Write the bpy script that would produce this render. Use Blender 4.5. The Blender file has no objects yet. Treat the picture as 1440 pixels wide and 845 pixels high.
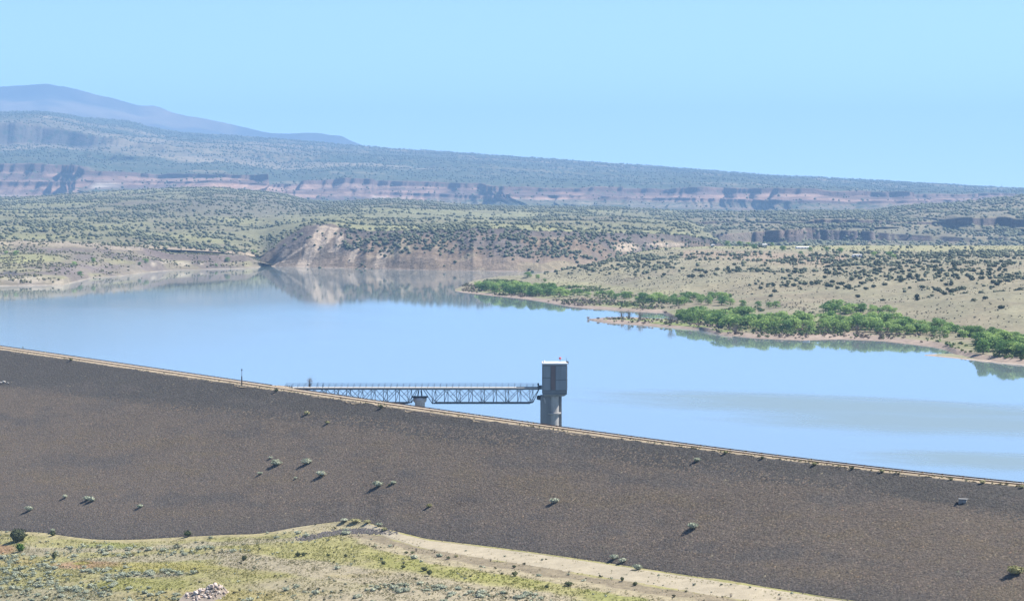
import bpy, math, random
import numpy as np

R = math.radians
random.seed(7)
rng = np.random.default_rng(11)
scene = bpy.context.scene
col = scene.collection

# ------------------------------------------------------------------ camera, sky, sun, exposure
F, HOR, CAMZ = 3248.0, 300.0, 50.0            # focal length and eye-level row for a 1440 px wide picture; eye 50 m above the lake
cam = bpy.data.cameras.new('camera')
cam.sensor_width = 36.0
cam.lens = 36.0 * F / 1440.0
cam.shift_y = -(422.5 - HOR) / 1440.0
cam.clip_start, cam.clip_end = 1.0, 80000.0
camo = bpy.data.objects.new('camera', cam)
col.objects.link(camo)
camo.location = (0, 0, CAMZ)
camo.rotation_euler = (R(90), 0, 0)
scene.camera = camo

SUN_EL, SUN_AZ = 54.0, 76.0                   # azimuth clockwise from +Y (the view direction)
world = bpy.data.worlds.new('World')
scene.world = world
world.use_nodes = True
wn = world.node_tree.nodes
sky = wn.new('ShaderNodeTexSky')
sky.sky_type = 'NISHITA'
sky.sun_disc = False
sky.sun_elevation = R(SUN_EL)
sky.sun_rotation = R(SUN_AZ)
sky.altitude = 1600
sky.air_density = 0.4
sky.dust_density = 0.4
sky.ozone_density = 2.1
bg = wn['Background']
world.node_tree.links.new(sky.outputs[0], bg.inputs[0])
bg.inputs[1].default_value = 0.145

sun = bpy.data.lights.new('sun', 'SUN')
sun.energy = 4.7
sun.angle = R(0.5)
sun.color = (1.0, 0.95, 0.87)
suno = bpy.data.objects.new('sun', sun)
col.objects.link(suno)
sd = (math.sin(R(SUN_AZ)) * math.cos(R(SUN_EL)), math.cos(R(SUN_AZ)) * math.cos(R(SUN_EL)), math.sin(R(SUN_EL)))
from mathutils import Vector
suno.rotation_euler = Vector(sd).to_track_quat('Z', 'Y').to_euler()
suno.location = (300, 100, 400)

scene.view_settings.view_transform = 'Standard'
scene.view_settings.look = 'None'
scene.view_settings.exposure = 1.3
scene.view_settings.gamma = 1.0
scene.view_settings.use_curve_mapping = False
scene.cycles.max_bounces = 6
scene.cycles.transparent_max_bounces = 8
scene.cycles.use_denoising = True
scene.cycles.use_adaptive_sampling = False

# ------------------------------------------------------------------ helpers
def at(px, py, Y):
    return np.array([(px - 720.0) / F * Y, Y, CAMZ + (HOR - py) / F * Y])

def tag(o, label=None, cat=None, group=None, kind=None):
    if label: o['label'] = label
    if cat: o['category'] = cat
    if group: o['group'] = group
    if kind: o['kind'] = kind
    return o

def link(o, parent=None):
    col.objects.link(o)
    if parent is not None: o.parent = parent
    return o

def empty(name, loc, rz=0.0):
    o = bpy.data.objects.new(name, None)
    o.location = loc
    o.rotation_euler = (0, 0, rz)
    o.empty_display_size = 0.5
    return link(o)

def np_mesh(name, V, faces, nper, mat=None, colr=None, smooth=False):
    V = np.asarray(V, dtype=np.float32)
    faces = np.asarray(faces, dtype=np.int32)
    me = bpy.data.meshes.new(name)
    nf = len(faces)
    me.vertices.add(len(V))
    me.vertices.foreach_set('co', V.ravel())
    me.loops.add(nf * nper)
    me.loops.foreach_set('vertex_index', faces.ravel())
    me.polygons.add(nf)
    me.polygons.foreach_set('loop_start', np.arange(0, nf * nper, nper, dtype=np.int32))
    me.polygons.foreach_set('loop_total', np.full(nf, nper, dtype=np.int32))
    if smooth:
        me.polygons.foreach_set('use_smooth', np.ones(nf, dtype=bool))
    if colr is not None:
        a = me.attributes.new('Col', 'FLOAT_COLOR', 'POINT')
        c = np.ones((len(V), 4), dtype=np.float32)
        colr = np.asarray(colr, dtype=np.float32)
        c[:, :colr.shape[1]] = colr
        c[:, :3] *= 0.66                             # overall reflectance of the ground and plants
        a.data.foreach_set('color', c.ravel())
    me.update(calc_edges=True)
    if mat: me.materials.append(mat)
    return me

def np_obj(name, *a, parent=None, **k):
    return link(bpy.data.objects.new(name, np_mesh(name, *a, **k)), parent)

class MB:
    """collects boxes, bars, rings into one quad/tri mesh"""
    def __init__(s): s.v, s.f = [], []
    def poly(s, vs, fs):
        b = len(s.v)
        s.v += [tuple(map(float, p)) for p in vs]
        s.f += [[i + b for i in f] for f in fs]
    def box(s, x0, x1, y0, y1, z0, z1):
        s.poly([(x0,y0,z0),(x1,y0,z0),(x1,y1,z0),(x0,y1,z0),(x0,y0,z1),(x1,y0,z1),(x1,y1,z1),(x0,y1,z1)],
               [(3,2,1,0),(4,5,6,7),(0,1,5,4),(1,2,6,5),(2,3,7,6),(3,0,4,7)])
    def bar(s, a, b, w, h=None):
        h = h or w
        a, b = Vector(a), Vector(b)
        d = (b - a).normalized()
        up = Vector((0, 0, 1)) if abs(d.z) < 0.95 else Vector((0, 1, 0))
        sx = d.cross(up).normalized() * (w / 2)
        sy = sx.cross(d).normalized() * (h / 2)
        s.poly([a-sx-sy, a+sx-sy, a+sx+sy, a-sx+sy, b-sx-sy, b+sx-sy, b+sx+sy, b-sx+sy],
               [(0,1,2,3),(7,6,5,4),(4,5,1,0),(5,6,2,1),(6,7,3,2),(7,4,0,3)])
    def lathe(s, cx, cy, prof, n=20, a0=0.0, a1=2*math.pi):
        full = abs(a1 - a0 - 2*math.pi) < 1e-6
        m = n if full else n + 1
        vs, fs = [], []
        for r, z in prof:
            for i in range(m):
                t = a0 + (a1 - a0) * i / n
                vs.append((cx + r*math.cos(t), cy + r*math.sin(t), z))
        for k in range(len(prof) - 1):
            for i in range(n):
                j = (i + 1) % m
                fs.append((k*m+i, k*m+j, (k+1)*m+j, (k+1)*m+i))
        fs.append([i for i in range(m)][::-1])
        fs.append([(len(prof)-1)*m + i for i in range(m)])
        s.poly(vs, fs)
    def mesh(s, name, mat, bevel=0):
        me = bpy.data.meshes.new(name)
        me.from_pydata(s.v, [], s.f)
        me.update()
        if mat: me.materials.append(mat)
        return me
    def build(s, name, mat, parent=None, bevel=0):
        o = link(bpy.data.objects.new(name, s.mesh(name, mat)), parent)
        if bevel:
            b = o.modifiers.new('bevel', 'BEVEL'); b.width = bevel; b.segments = 2; b.limit_method = 'ANGLE'
        return o

# --- numpy noise
def _h(ix, iy, seed):
    n = (ix.astype(np.int64) * 374761393 + iy.astype(np.int64) * 668265263 + seed * 982451653) & 0xffffffff
    n = ((n ^ (n >> 13)) * 1274126177) & 0xffffffff
    n = (n ^ (n >> 16)) & 0xffffffff
    return n.astype(np.float64) / 4294967295.0
def vnoise(x, y, seed=0):
    x = np.asarray(x, float); y = np.asarray(y, float)
    xi, yi = np.floor(x), np.floor(y)
    fx, fy = x - xi, y - yi
    fx = fx*fx*fx*(fx*(fx*6-15)+10); fy = fy*fy*fy*(fy*(fy*6-15)+10)
    a, b = _h(xi, yi, seed), _h(xi+1, yi, seed)
    c, d = _h(xi, yi+1, seed), _h(xi+1, yi+1, seed)
    return (a + (b-a)*fx) * (1-fy) + (c + (d-c)*fx) * fy
def fbm(x, y, seed=0, oct=5, gain=0.5):
    s, a, t = 0.0, 1.0, 0.0
    for o in range(oct):
        s = s + a * (vnoise(x * 2**o, y * 2**o, seed + o*17) * 2 - 1)
        t += a; a *= gain
    return s / t
def ridged(x, y, seed=0, oct=4):
    s, a, t = 0.0, 1.0, 0.0
    for o in range(oct):
        s = s + a * (1 - np.abs(vnoise(x * 2**o, y * 2**o, seed + o*13) * 2 - 1) * 2)
        t += a; a *= 0.5
    return s / t
def sstep(a, b, x):
    t = np.clip((np.asarray(x, float) - a) / (b - a), 0, 1)
    return t*t*(3-2*t)
def band(px, py, pts, half, soft):
    """1 within `half` rows of the polyline pts (given as px,py), fading over soft"""
    yc = np.interp(px, [p[0] for p in pts], [p[1] for p in pts])
    inside = sstep(pts[0][0] - 22, pts[0][0] + 8, px) * sstep(pts[-1][0] + 22, pts[-1][0] - 8, px)
    return (1 - sstep(half, half + soft, np.abs(py - yc))) * inside
def blob(px, py, cx, cy, rx, ry, soft=0.4):
    d = np.sqrt(((px-cx)/rx)**2 + ((py-cy)/ry)**2)
    return 1 - sstep(1-soft, 1+soft, d)
def mixc(c, m, rgb):
    m = np.clip(m, 0, 1)[..., None]
    return c * (1 - m) + np.array(rgb) * m

# ------------------------------------------------------------------ materials
def new_mat(name, rough=0.9):
    m = bpy.data.materials.new(name)
    m.use_nodes = True
    nt = m.node_tree
    b = nt.nodes['Principled BSDF']
    b.inputs['Roughness'].default_value = rough
    b.inputs['Specular IOR Level'].default_value = 0.25
    return m, nt, b
def N(nt, t, **k):
    n = nt.nodes.new(t)
    for a, v in k.items(): setattr(n, a, v)
    return n
def noise_node(nt, scale, detail=6, rough=0.6, stretch=None):
    tc = N(nt, 'ShaderNodeNewGeometry')
    src = tc.outputs['Position']
    if stretch:
        mp = N(nt, 'ShaderNodeMapping'); mp.inputs['Scale'].default_value = stretch
        nt.links.new(src, mp.inputs[0]); src = mp.outputs[0]
    n = N(nt, 'ShaderNodeTexNoise')
    n.inputs['Scale'].default_value = scale; n.inputs['Detail'].default_value = detail; n.inputs['Roughness'].default_value = rough
    nt.links.new(src, n.inputs['Vector'])
    return n.outputs['Fac']
def ramp(nt, src, p):
    r = N(nt, 'ShaderNodeValToRGB')
    e = r.color_ramp.elements
    while len(e) < len(p): e.new(0.5)
    for k, (pos, c) in enumerate(p):
        e[k].position = pos
        e[k].color = (c, c, c, 1) if not hasattr(c, '__len__') else (*c, 1)
    nt.links.new(src, r.inputs[0])
    return r.outputs[0]
def mixn(nt, fac, a, b, mode='MIX'):
    m = N(nt, 'ShaderNodeMix', data_type='RGBA', blend_type=mode)
    for i, v in ((0, fac), (6, a), (7, b)):
        if hasattr(v, 'links') or isinstance(v, bpy.types.NodeSocket): nt.links.new(v, m.inputs[i])
        elif i == 0: m.inputs[0].default_value = v
        else: m.inputs[i].default_value = (*v, 1)
    return m.outputs[2]
def attr_mat(name, noises=(), bump=None, rough=0.95, dots=None, rand=0.0):
    """base colour = the vertex attribute Col x grain noise; dots=(scale, colour): scattered scrub, density = Col alpha"""
    m, nt, b = new_mat(name, rough)
    at_ = N(nt, 'ShaderNodeAttribute', attribute_name='Col')
    c = at_.outputs['Color']
    for sc, lo, hi, st in noises:
        f = ramp(nt, noise_node(nt, sc, stretch=st), [(0.3, lo), (0.7, hi)])
        c = mixn(nt, 1.0, c, f, 'MULTIPLY')
    if dots:
        for sc, rgb, off in dots:
            g = N(nt, 'ShaderNodeNewGeometry')
            v = N(nt, 'ShaderNodeTexVoronoi'); v.inputs['Scale'].default_value = sc
            nt.links.new(g.outputs['Position'], v.inputs['Vector'])
            mm = N(nt, 'ShaderNodeMath', operation='SUBTRACT')
            ms = N(nt, 'ShaderNodeMath', operation='MULTIPLY_ADD')
            nt.links.new(at_.outputs['Alpha'], ms.inputs[0]); ms.inputs[1].default_value = 0.75; ms.inputs[2].default_value = off
            nt.links.new(ms.outputs[0], mm.inputs[0]); nt.links.new(v.outputs['Distance'], mm.inputs[1])
            f = N(nt, 'ShaderNodeMath', operation='MULTIPLY'); f.use_clamp = True
            nt.links.new(mm.outputs[0], f.inputs[0]); f.inputs[1].default_value = 7.0
            c = mixn(nt, f.outputs[0], c, rgb)
    nt.links.new(c, b.inputs['Base Color'])
    if bump:
        sc, dist, strength = bump
        bn = N(nt, 'ShaderNodeBump'); bn.inputs['Distance'].default_value = dist; bn.inputs['Strength'].default_value = strength
        nt.links.new(noise_node(nt, sc, 8, 0.65), bn.inputs['Height'])
        nt.links.new(bn.outputs[0], b.inputs['Normal'])
    return m
def flat_mat(name, rgb, rough=0.85, sc=2.0, lo=0.75, hi=1.2, metal=0.0, stretch=None, spot=None):
    m, nt, b = new_mat(name, rough)
    f = ramp(nt, noise_node(nt, sc, stretch=stretch), [(0.3, lo), (0.7, hi)])
    c = mixn(nt, 1.0, tuple(0.66 * v for v in rgb), f, 'MULTIPLY')
    if spot:
        sc2, rgb2, th = spot
        f2 = ramp(nt, noise_node(nt, sc2, 5, 0.7, stretch), [(th, 0.0), (th + 0.12, 1.0)])
        c = mixn(nt, f2, c, rgb2)
    nt.links.new(c, b.inputs['Base Color'])
    b.inputs['Metallic'].default_value = metal
    return m
def leaf_mat(name, a, b2, rand=True, trans=0.25, attr=False):
    m, nt, b = new_mat(name, 0.75)
    oi = N(nt, 'ShaderNodeObjectInfo')
    at_ = N(nt, 'ShaderNodeAttribute', attribute_name='Col')
    f = noise_node(nt, 0.9, 3)
    mx = N(nt, 'ShaderNodeMath', operation='ADD'); nt.links.new(f, mx.inputs[0])
    sc = N(nt, 'ShaderNodeMath', operation='MULTIPLY_ADD'); nt.links.new(oi.outputs['Random'], sc.inputs[0]); sc.inputs[1].default_value = 0.9; sc.inputs[2].default_value = -0.45
    nt.links.new(sc.outputs[0], mx.inputs[1])
    fac = ramp(nt, mx.outputs[0], [(0.2, 0.0), (0.8, 1.0)])
    c = mixn(nt, fac, a, b2)
    c = mixn(nt, 1.0, c, at_.outputs['Color'], 'MULTIPLY')
    nt.links.new(c, b.inputs['Base Color'])
    if trans:
        tr = N(nt, 'ShaderNodeBsdfTranslucent'); nt.links.new(c, tr.inputs['Color'])
        ms = N(nt, 'ShaderNodeMixShader'); ms.inputs[0].default_value = trans
        nt.links.new(b.outputs[0], ms.inputs[1]); nt.links.new(tr.outputs[0], ms.inputs[2])
        nt.links.new(ms.outputs[0], nt.nodes['Material Output'].inputs[0])
    return m

M = {}
M['floor'] = attr_mat('dry_ground', [(0.9, 0.7, 1.3, None), (5.0, 0.72, 1.25, None)], bump=(3.0, 0.12, 0.7))
M['track'] = attr_mat('track_gravel', [(0.5, 0.85, 1.12, None), (7.0, 0.8, 1.2, None)], bump=(6.0, 0.06, 0.6))
M['embank'] = attr_mat('riprap_bed', [(1.5, 0.6, 1.35, None), (0.06, 0.85, 1.1, None)], bump=(2.2, 0.3, 1.0))
M['stone'] = attr_mat('riprap_stone', [(4.0, 0.8, 1.2, None)])
M['road'] = flat_mat('crest_gravel', (0.44, 0.355, 0.26), 0.95, 1.2, 0.8, 1.15)
M['rust'] = flat_mat('weathered_steel', (0.17, 0.09, 0.045), 0.7, 1.0, 0.7, 1.25)
M['far'] = attr_mat('mesa_ground', [(0.004, 0.8, 1.2, None), (0.02, 0.75, 1.25, None)], bump=(0.01, 30.0, 0.5),
                    dots=[(0.030, (0.040, 0.055, 0.030), -0.02), (0.055, (0.045, 0.06, 0.032), -0.02)])
M['mount'] = attr_mat('mountain_forest', [(0.0012, 0.7, 1.3, None), (0.006, 0.75, 1.25, None)], bump=(0.003, 80.0, 0.4))
M['mid'] = attr_mat('hill_ground', [(0.02, 0.8, 1.2, None), (0.12, 0.75, 1.25, None)], bump=(0.12, 4.0, 0.9))
M['near'] = attr_mat('shore_ground', [(0.05, 0.82, 1.18, None), (0.4, 0.75, 1.25, None)], bump=(0.3, 0.8, 0.5))
M['base'] = flat_mat('plain_soil', (0.20, 0.175, 0.11), 0.95, 0.004, 0.8, 1.2)
M['juniper'] = leaf_mat('juniper_leaf', (0.07, 0.09, 0.043), (0.11, 0.13, 0.06), trans=0.08)
M['cotton'] = leaf_mat('cottonwood_leaf', (0.17, 0.32, 0.09), (0.46, 0.64, 0.20), trans=0.42)
M['sage'] = leaf_mat('sage_leaf', (0.47, 0.51, 0.36), (0.62, 0.65, 0.48), trans=0.2)
M['olive'] = leaf_mat('olive_shrub_leaf', (0.36, 0.35, 0.15), (0.52, 0.49, 0.25), trans=0.15)
M['bright'] = leaf_mat('spring_green_leaf', (0.13, 0.25, 0.035), (0.20, 0.33, 0.06), trans=0.3)
M['greybrush'] = leaf_mat('grey_twig', (0.24, 0.20, 0.165), (0.34, 0.29, 0.24), trans=0.0)
M['drygreen'] = leaf_mat('small_shrub_leaf', (0.10, 0.125, 0.05), (0.16, 0.18, 0.07), trans=0.1)
M['grass'] = leaf_mat('grass_tuft', (1, 1, 1), (1, 1, 1), trans=0.15)
M['bark'] = flat_mat('bark', (0.16, 0.13, 0.10), 0.9, 3.0, 0.7, 1.2)
M['concrete'] = flat_mat('tower_concrete', (0.29, 0.29, 0.285), 0.85, 0.8, 0.82, 1.15, stretch=(1, 1, 0.15), spot=(0.5, (0.22, 0.21, 0.2), 0.62))
M['pierconc'] = flat_mat('pier_concrete', (0.78, 0.70, 0.65), 0.85, 0.8, 0.85, 1.12, stretch=(1, 1, 0.2))
M['paleconc'] = flat_mat('pale_concrete', (0.48, 0.46, 0.43), 0.85, 1.0, 0.85, 1.1)
M['panel'] = flat_mat('tower_panel', (0.31, 0.335, 0.35), 0.7, 0.7, 0.85, 1.12, stretch=(1, 1, 0.2))
M['gap'] = flat_mat('tower_wall', (0.20, 0.215, 0.225), 0.8, 0.7, 0.85, 1.12, stretch=(1, 1, 0.2))
M['stripe'] = flat_mat('rusty_joint', (0.25, 0.185, 0.17), 0.85, 0.9, 0.8, 1.15, stretch=(1, 1, 0.2))
M['white'] = flat_mat('white_roofing', (0.95, 0.93, 0.90), 0.6, 1.0, 0.92, 1.05)
M['steel'] = flat_mat('truss_paint', (0.14, 0.17, 0.19), 0.6, 1.0, 0.8, 1.2)
M['deck'] = flat_mat('deck_concrete', (0.52, 0.50, 0.46), 0.85, 1.0, 0.88, 1.1)
M['dark'] = flat_mat('dark_steel', (0.05, 0.05, 0.055), 0.6, 1.0, 0.8, 1.2)
M['beacon'] = flat_mat('red_beacon_paint', (0.75, 0.20, 0.22), 0.5, 1.0, 0.95, 1.05)
M['pole'] = flat_mat('weathered_pole', (0.12, 0.11, 0.10), 0.85, 2.0, 0.8, 1.2)
M['rockp'] = attr_mat('rock_face', [(2.5, 0.75, 1.2, None)], bump=(4.0, 0.05, 0.6))
M['glass'] = flat_mat('window_glass', (0.03, 0.035, 0.04), 0.1, 1.0, 0.9, 1.1)
M['tanroof'] = flat_mat('tan_roof', (0.50, 0.40, 0.29), 0.8, 1.0, 0.9, 1.1)

# ------------------------------------------------------------------ lofted terrain
class Loft:
    """terrain swept through surveyed contour lines, ordered front to back; each line is [(px, py, Y), ...] turned into world points"""
    def __init__(s, x0, x1, ncol, curves, rows, bumps=None, seed=0, blur=0, jitter=None, hb=0):
        s.px = np.linspace(x0, x1, ncol)
        CY, CZ = [], []
        for c in curves:
            c = sorted(c)
            xs = [p[0] for p in c]
            Y = np.interp(s.px, xs, [p[2] for p in c])
            py = np.interp(s.px, xs, [p[1] for p in c])
            if hb:
                kk = np.ones(hb) / hb
                sm = lambda A: np.convolve(np.pad(A, hb // 2, mode='edge'), kk, 'valid')
                Y, py = sm(Y), sm(py)
            CY.append(Y); CZ.append(CAMZ + (HOR - py) / F * Y)
        YY, ZZ, W = [], [], []
        for k in range(len(curves) - 1):
            n = rows[k]
            for i in range(n):
                t = i / n
                YY.append(CY[k]*(1-t) + CY[k+1]*t); ZZ.append(CZ[k]*(1-t) + CZ[k+1]*t); W.append(k + t)
        YY.append(CY[-1]); ZZ.append(CZ[-1]); W.append(len(curves) - 1.0)
        s.Y, s.Z, s.W = np.array(YY), np.array(ZZ), np.array(W)
        for _ in range(blur):
            s.Z[1:-1] = (s.Z[:-2] + 2*s.Z[1:-1] + s.Z[2:]) / 4
        s.X = (s.px[None, :] - 720) / F * s.Y
        PX = np.repeat(s.px[None, :], len(W), 0)
        WW = np.repeat(s.W[:, None], ncol, 1)
        if jitter is not None:
            dy = jitter(s.X, s.Y, WW)
            s.Y = s.Y + dy
            s.X = s.X + 0.35 * dy * np.sin(s.X * 0.01 + s.Y * 0.004)
        if bumps is not None:
            s.Z = s.Z + bumps(s.X, s.Y, WW, PX)
        s.finish()
    def finish(s):
        s.PX = 720 + s.X / s.Y * F
        s.PY = HOR - (s.Z - CAMZ) * F / s.Y
        s.run = np.minimum.accumulate(s.PY, 0)           # visible outline, front to back
        dzy = np.gradient(s.Z, axis=0) / np.maximum(np.abs(np.gradient(s.Y, axis=0)), 1e-3)
        dzx = np.gradient(s.Z, axis=1) / np.maximum(np.abs(np.gradient(s.X, axis=1)), 1e-3)
        s.slope = np.sqrt(dzx**2 + dzy**2)
        s.sx = dzx
    def faces(s):
        r, c = s.X.shape
        i = np.arange(r*c).reshape(r, c)
        return np.stack([i[:-1, :-1], i[:-1, 1:], i[1:, 1:], i[1:, :-1]], -1).reshape(-1, 4)
    def V(s): return np.stack([s.X, s.Y, s.Z], -1).reshape(-1, 3)
    def build(s, name, mat, colr, parent=None, smooth=True):
        return np_obj(name, s.V(), s.faces(), 4, mat=mat, colr=colr.reshape(-1, colr.shape[-1]), smooth=smooth, parent=parent)
    def pt(s, px, py):
        """world point of the surface that shows at px, py"""
        c = (px - s.px[0]) / (s.px[-1] - s.px[0]) * (len(s.px) - 1)
        c0 = int(np.clip(math.floor(c), 0, len(s.px) - 2)); t = min(max(c - c0, 0), 1)
        run = s.run[:, c0] * (1-t) + s.run[:, c0+1] * t
        r = np.interp(-py, -run, np.arange(len(run)))
        r0 = int(min(r, len(run) - 2)); u = r - r0
        out = []
        for A in (s.X, s.Y, s.Z):
            a = A[r0, c0]*(1-t) + A[r0, c0+1]*t
            b = A[r0+1, c0]*(1-t) + A[r0+1, c0+1]*t
            out.append(a*(1-u) + b*u)
        return np.array(out)
    def sample(s, n, dens, seed=0, pxr=None, vis=True):
        """n world points, even per square metre times dens(PX, PY, X, Y)"""
        g = np.random.default_rng(seed)
        X, Y, Z = s.X, s.Y, s.Z
        area = np.abs((X[:-1, 1:] - X[:-1, :-1]) * (Y[1:, :-1] - Y[:-1, :-1]))
        mid = lambda A: (A[:-1, :-1] + A[1:, 1:]) / 2
        d = np.clip(dens(mid(s.PX), mid(s.PY), mid(X), mid(Y), mid(s.Z)), 0, None)
        w = (area * d).ravel()
        if pxr is not None:
            w = w * ((mid(s.PX).ravel() > pxr[0]) & (mid(s.PX).ravel() < pxr[1]))
        w = w / w.sum()
        k = g.choice(len(w), n, p=w)
        r, c = np.divmod(k, X.shape[1] - 1)
        t, u = g.random(n), g.random(n)
        def bil(A): return (A[r, c]*(1-t) + A[r, c+1]*t)*(1-u) + (A[r+1, c]*(1-t) + A[r+1, c+1]*t)*u
        return np.stack([bil(X), bil(Y), bil(Z)], -1)

def proj(P):
    P = np.asarray(P)
    return 720 + P[..., 0] / P[..., 1] * F, HOR - (P[..., 2] - CAMZ) * F / P[..., 1]

def lakeY(py, z=0.0): return (CAMZ - z) * F / (py - HOR)

# ------------------------------------------------------------------ small templates (triangles)
ICO_V, ICO_F = None, None
def _ico():
    t = (1 + 5**0.5) / 2
    v = np.array([(-1,t,0),(1,t,0),(-1,-t,0),(1,-t,0),(0,-1,t),(0,1,t),(0,-1,-t),(0,1,-t),(t,0,-1),(t,0,1),(-t,0,-1),(-t,0,1)], float)
    v /= np.linalg.norm(v[0])
    f = np.array([(0,11,5),(0,5,1),(0,1,7),(0,7,10),(0,10,11),(1,5,9),(5,11,4),(11,10,2),(10,7,6),(7,1,8),
                  (3,9,4),(3,4,2),(3,2,6),(3,6,8),(3,8,9),(4,9,5),(2,4,11),(6,2,10),(8,6,7),(9,8,1)])
    return v, f
ICO_V, ICO_F = _ico()
def t_join(parts):
    V, Fs, C, b = [], [], [], 0
    for v, f, c in parts:
        V.append(v); Fs.append(f + b); C.append(c); b += len(v)
    return np.concatenate(V), np.concatenate(Fs), np.concatenate(C)
def t_lump(g, cx, cy, cz, rx, ry, rz, jit=0.25, tone=1.0):
    v = ICO_V * (1 + jit * (g.random((12, 1)) * 2 - 1)) * np.array([rx, ry, rz]) + np.array([cx, cy, cz])
    c = np.full((12, 3), tone) * (0.9 + 0.2 * g.random((12, 1)))
    return v, ICO_F, c
def t_leaves(g, centers, radii, n, size, squash=0.9, tone=(0.75, 1.2)):
    """n leaf clumps (two triangles each) over the surface of a set of balls"""
    centers = np.array(centers, float); radii = np.array(radii, float)
    w = radii**2; w = w / w.sum()
    k = g.choice(len(radii), n, p=w)
    d = g.normal(size=(n, 3)); d[:, 2] = np.abs(d[:, 2]) * 0.9 - 0.25 * g.random(n)
    d /= np.linalg.norm(d, axis=1)[:, None]
    p = centers[k] + d * (radii[k] * (0.72 + 0.4 * g.random(n)))[:, None] * np.array([1, 1, squash])
    nrm = d + 0.55 * g.normal(size=(n, 3)); nrm /= np.linalg.norm(nrm, axis=1)[:, None]
    a = np.cross(nrm, g.normal(size=(n, 3))); a /= np.linalg.norm(a, axis=1)[:, None]
    b = np.cross(nrm, a)
    sz = size * (0.6 + 0.8 * g.random((n, 1)))
    V = np.stack([p - a*sz, p + b*sz*0.7, p + a*sz, p - b*sz*0.7], 1).reshape(-1, 3)
    i = np.arange(n) * 4
    Fs = np.concatenate([np.stack([i, i+1, i+2], 1), np.stack([i, i+2, i+3], 1)])
    t = g.uniform(tone[0], tone[1], n)
    return V, Fs, np.repeat(t, 4)[:, None] * np.ones((1, 3))
def t_twigs(g, n, h, r, w):
    V, Fs, C = [], [], []
    for i in range(n):
        a = g.random() * 6.283; lean = g.random() * r
        p0 = np.array([0.15*r*math.cos(a), 0.15*r*math.sin(a), 0]); p1 = np.array([lean*math.cos(a), lean*math.sin(a), h*(0.6+0.5*g.random())])
        s = np.array([math.cos(a+1.57), math.sin(a+1.57), 0]) * w
        b = len(V)
        V += [p0 - s, p0 + s, p1]; Fs.append((b, b+1, b+2))
        m = p0*0.4 + p1*0.6; q = m + np.array([g.normal()*0.3*r, g.normal()*0.3*r, h*0.3])
        b = len(V)
        V += [m - s*0.7, m + s*0.7, q]; Fs.append((b, b+1, b+2))
    return np.array(V), np.array(Fs), np.ones((len(V), 3))
def t_rock(g, tone=1.0):
    k = 5
    a = np.arange(k) / k * 6.283 + g.random(k) * 0.7
    base = np.stack([np.cos(a), np.sin(a), np.full(k, -0.25)], 1) * (0.85 + 0.4 * g.random((k, 1)))
    base[:, 2] = -0.25
    a2 = np.arange(3) / 3 * 6.283 + g.random() * 6
    top = np.stack([0.5*np.cos(a2), 0.5*np.sin(a2), 0.45 + 0.35*g.random(3)], 1)
    V = np.concatenate([base, top])
    Fs = [(5, 6, 7)]
    for i in range(k):
        j = (i + 1) % k
        am = (a[i] + (a[j] if j else a[j] + 6.283)) / 2
        t = 5 + int(np.argmin(np.abs(np.angle(np.exp(1j*(a2 - am))))))
        Fs.append((i, j, t))
    # fill between neighbouring fan triangles
    for i in range(k):
        j = (i + 1) % k; l = (i + 2) % k
        t0, t1 = Fs[1 + i][2], Fs[1 + j][2]
        if t0 != t1: Fs.append((j, t1, t0))
    return V, np.array(Fs), np.full((len(V), 3), tone)

def scatter(name, templates, P, S, mat, tint=None, seed=0, parent=None, squash=(1, 1), tilt=None):
    """one joined mesh of many small pieces"""
    g = np.random.default_rng(seed + 999)
    n = len(P)
    S = np.broadcast_to(np.asarray(S, float), (n,))
    which = g.integers(0, len(templates), n)
    rot = g.random(n) * 6.2832
    sq = g.uniform(squash[0], squash[1], n)
    if tint is None: tint = np.ones((n, 3))
    VV, FF, CC, b = [], [], [], 0
    for t, (v, f, c) in enumerate(templates):
        k = np.where(which == t)[0]
        if not len(k): continue
        cr, sr = np.cos(rot[k])[:, None], np.sin(rot[k])[:, None]
        x = (v[None, :, 0]*cr - v[None, :, 1]*sr) * S[k, None]
        y = (v[None, :, 0]*sr + v[None, :, 1]*cr) * S[k, None]
        z = v[None, :, 2] * (S[k] * sq[k])[:, None] * np.ones_like(x)
        if tilt is not None:
            z = z + x * tilt[0] + y * tilt[1]
        V = np.stack([x + P[k, 0, None], y + P[k, 1, None], z + P[k, 2, None]], -1)
        VV.append(V.reshape(-1, 3))
        off = (np.arange(len(k)) * len(v))[:, None, None] + b
        FF.append((f[None] + off).reshape(-1, 3))
        CC.append((c[None] * tint[k][:, None, :]).reshape(-1, 3))
        b += len(k) * len(v)
    return np_obj(name, np.concatenate(VV), np.concatenate(FF), 3, mat=mat, colr=np.concatenate(CC), parent=parent)

# ------------------------------------------------------------------ base ground and lake
gx = np.linspace(-19000, 19000, 40); gy = np.linspace(-2500, 20500, 30)
GX, GY = np.meshgrid(gx, gy)
GZ = -26.0 + 0 * GX
i_ = np.arange(GX.size).reshape(GX.shape)
gf = np.stack([i_[:-1, :-1], i_[:-1, 1:], i_[1:, 1:], i_[1:, :-1]], -1).reshape(-1, 4)
tag(np_obj('ground', np.stack([GX, GY, GZ], -1).reshape(-1, 3), gf, 4, mat=M['base']), kind='structure')

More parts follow.
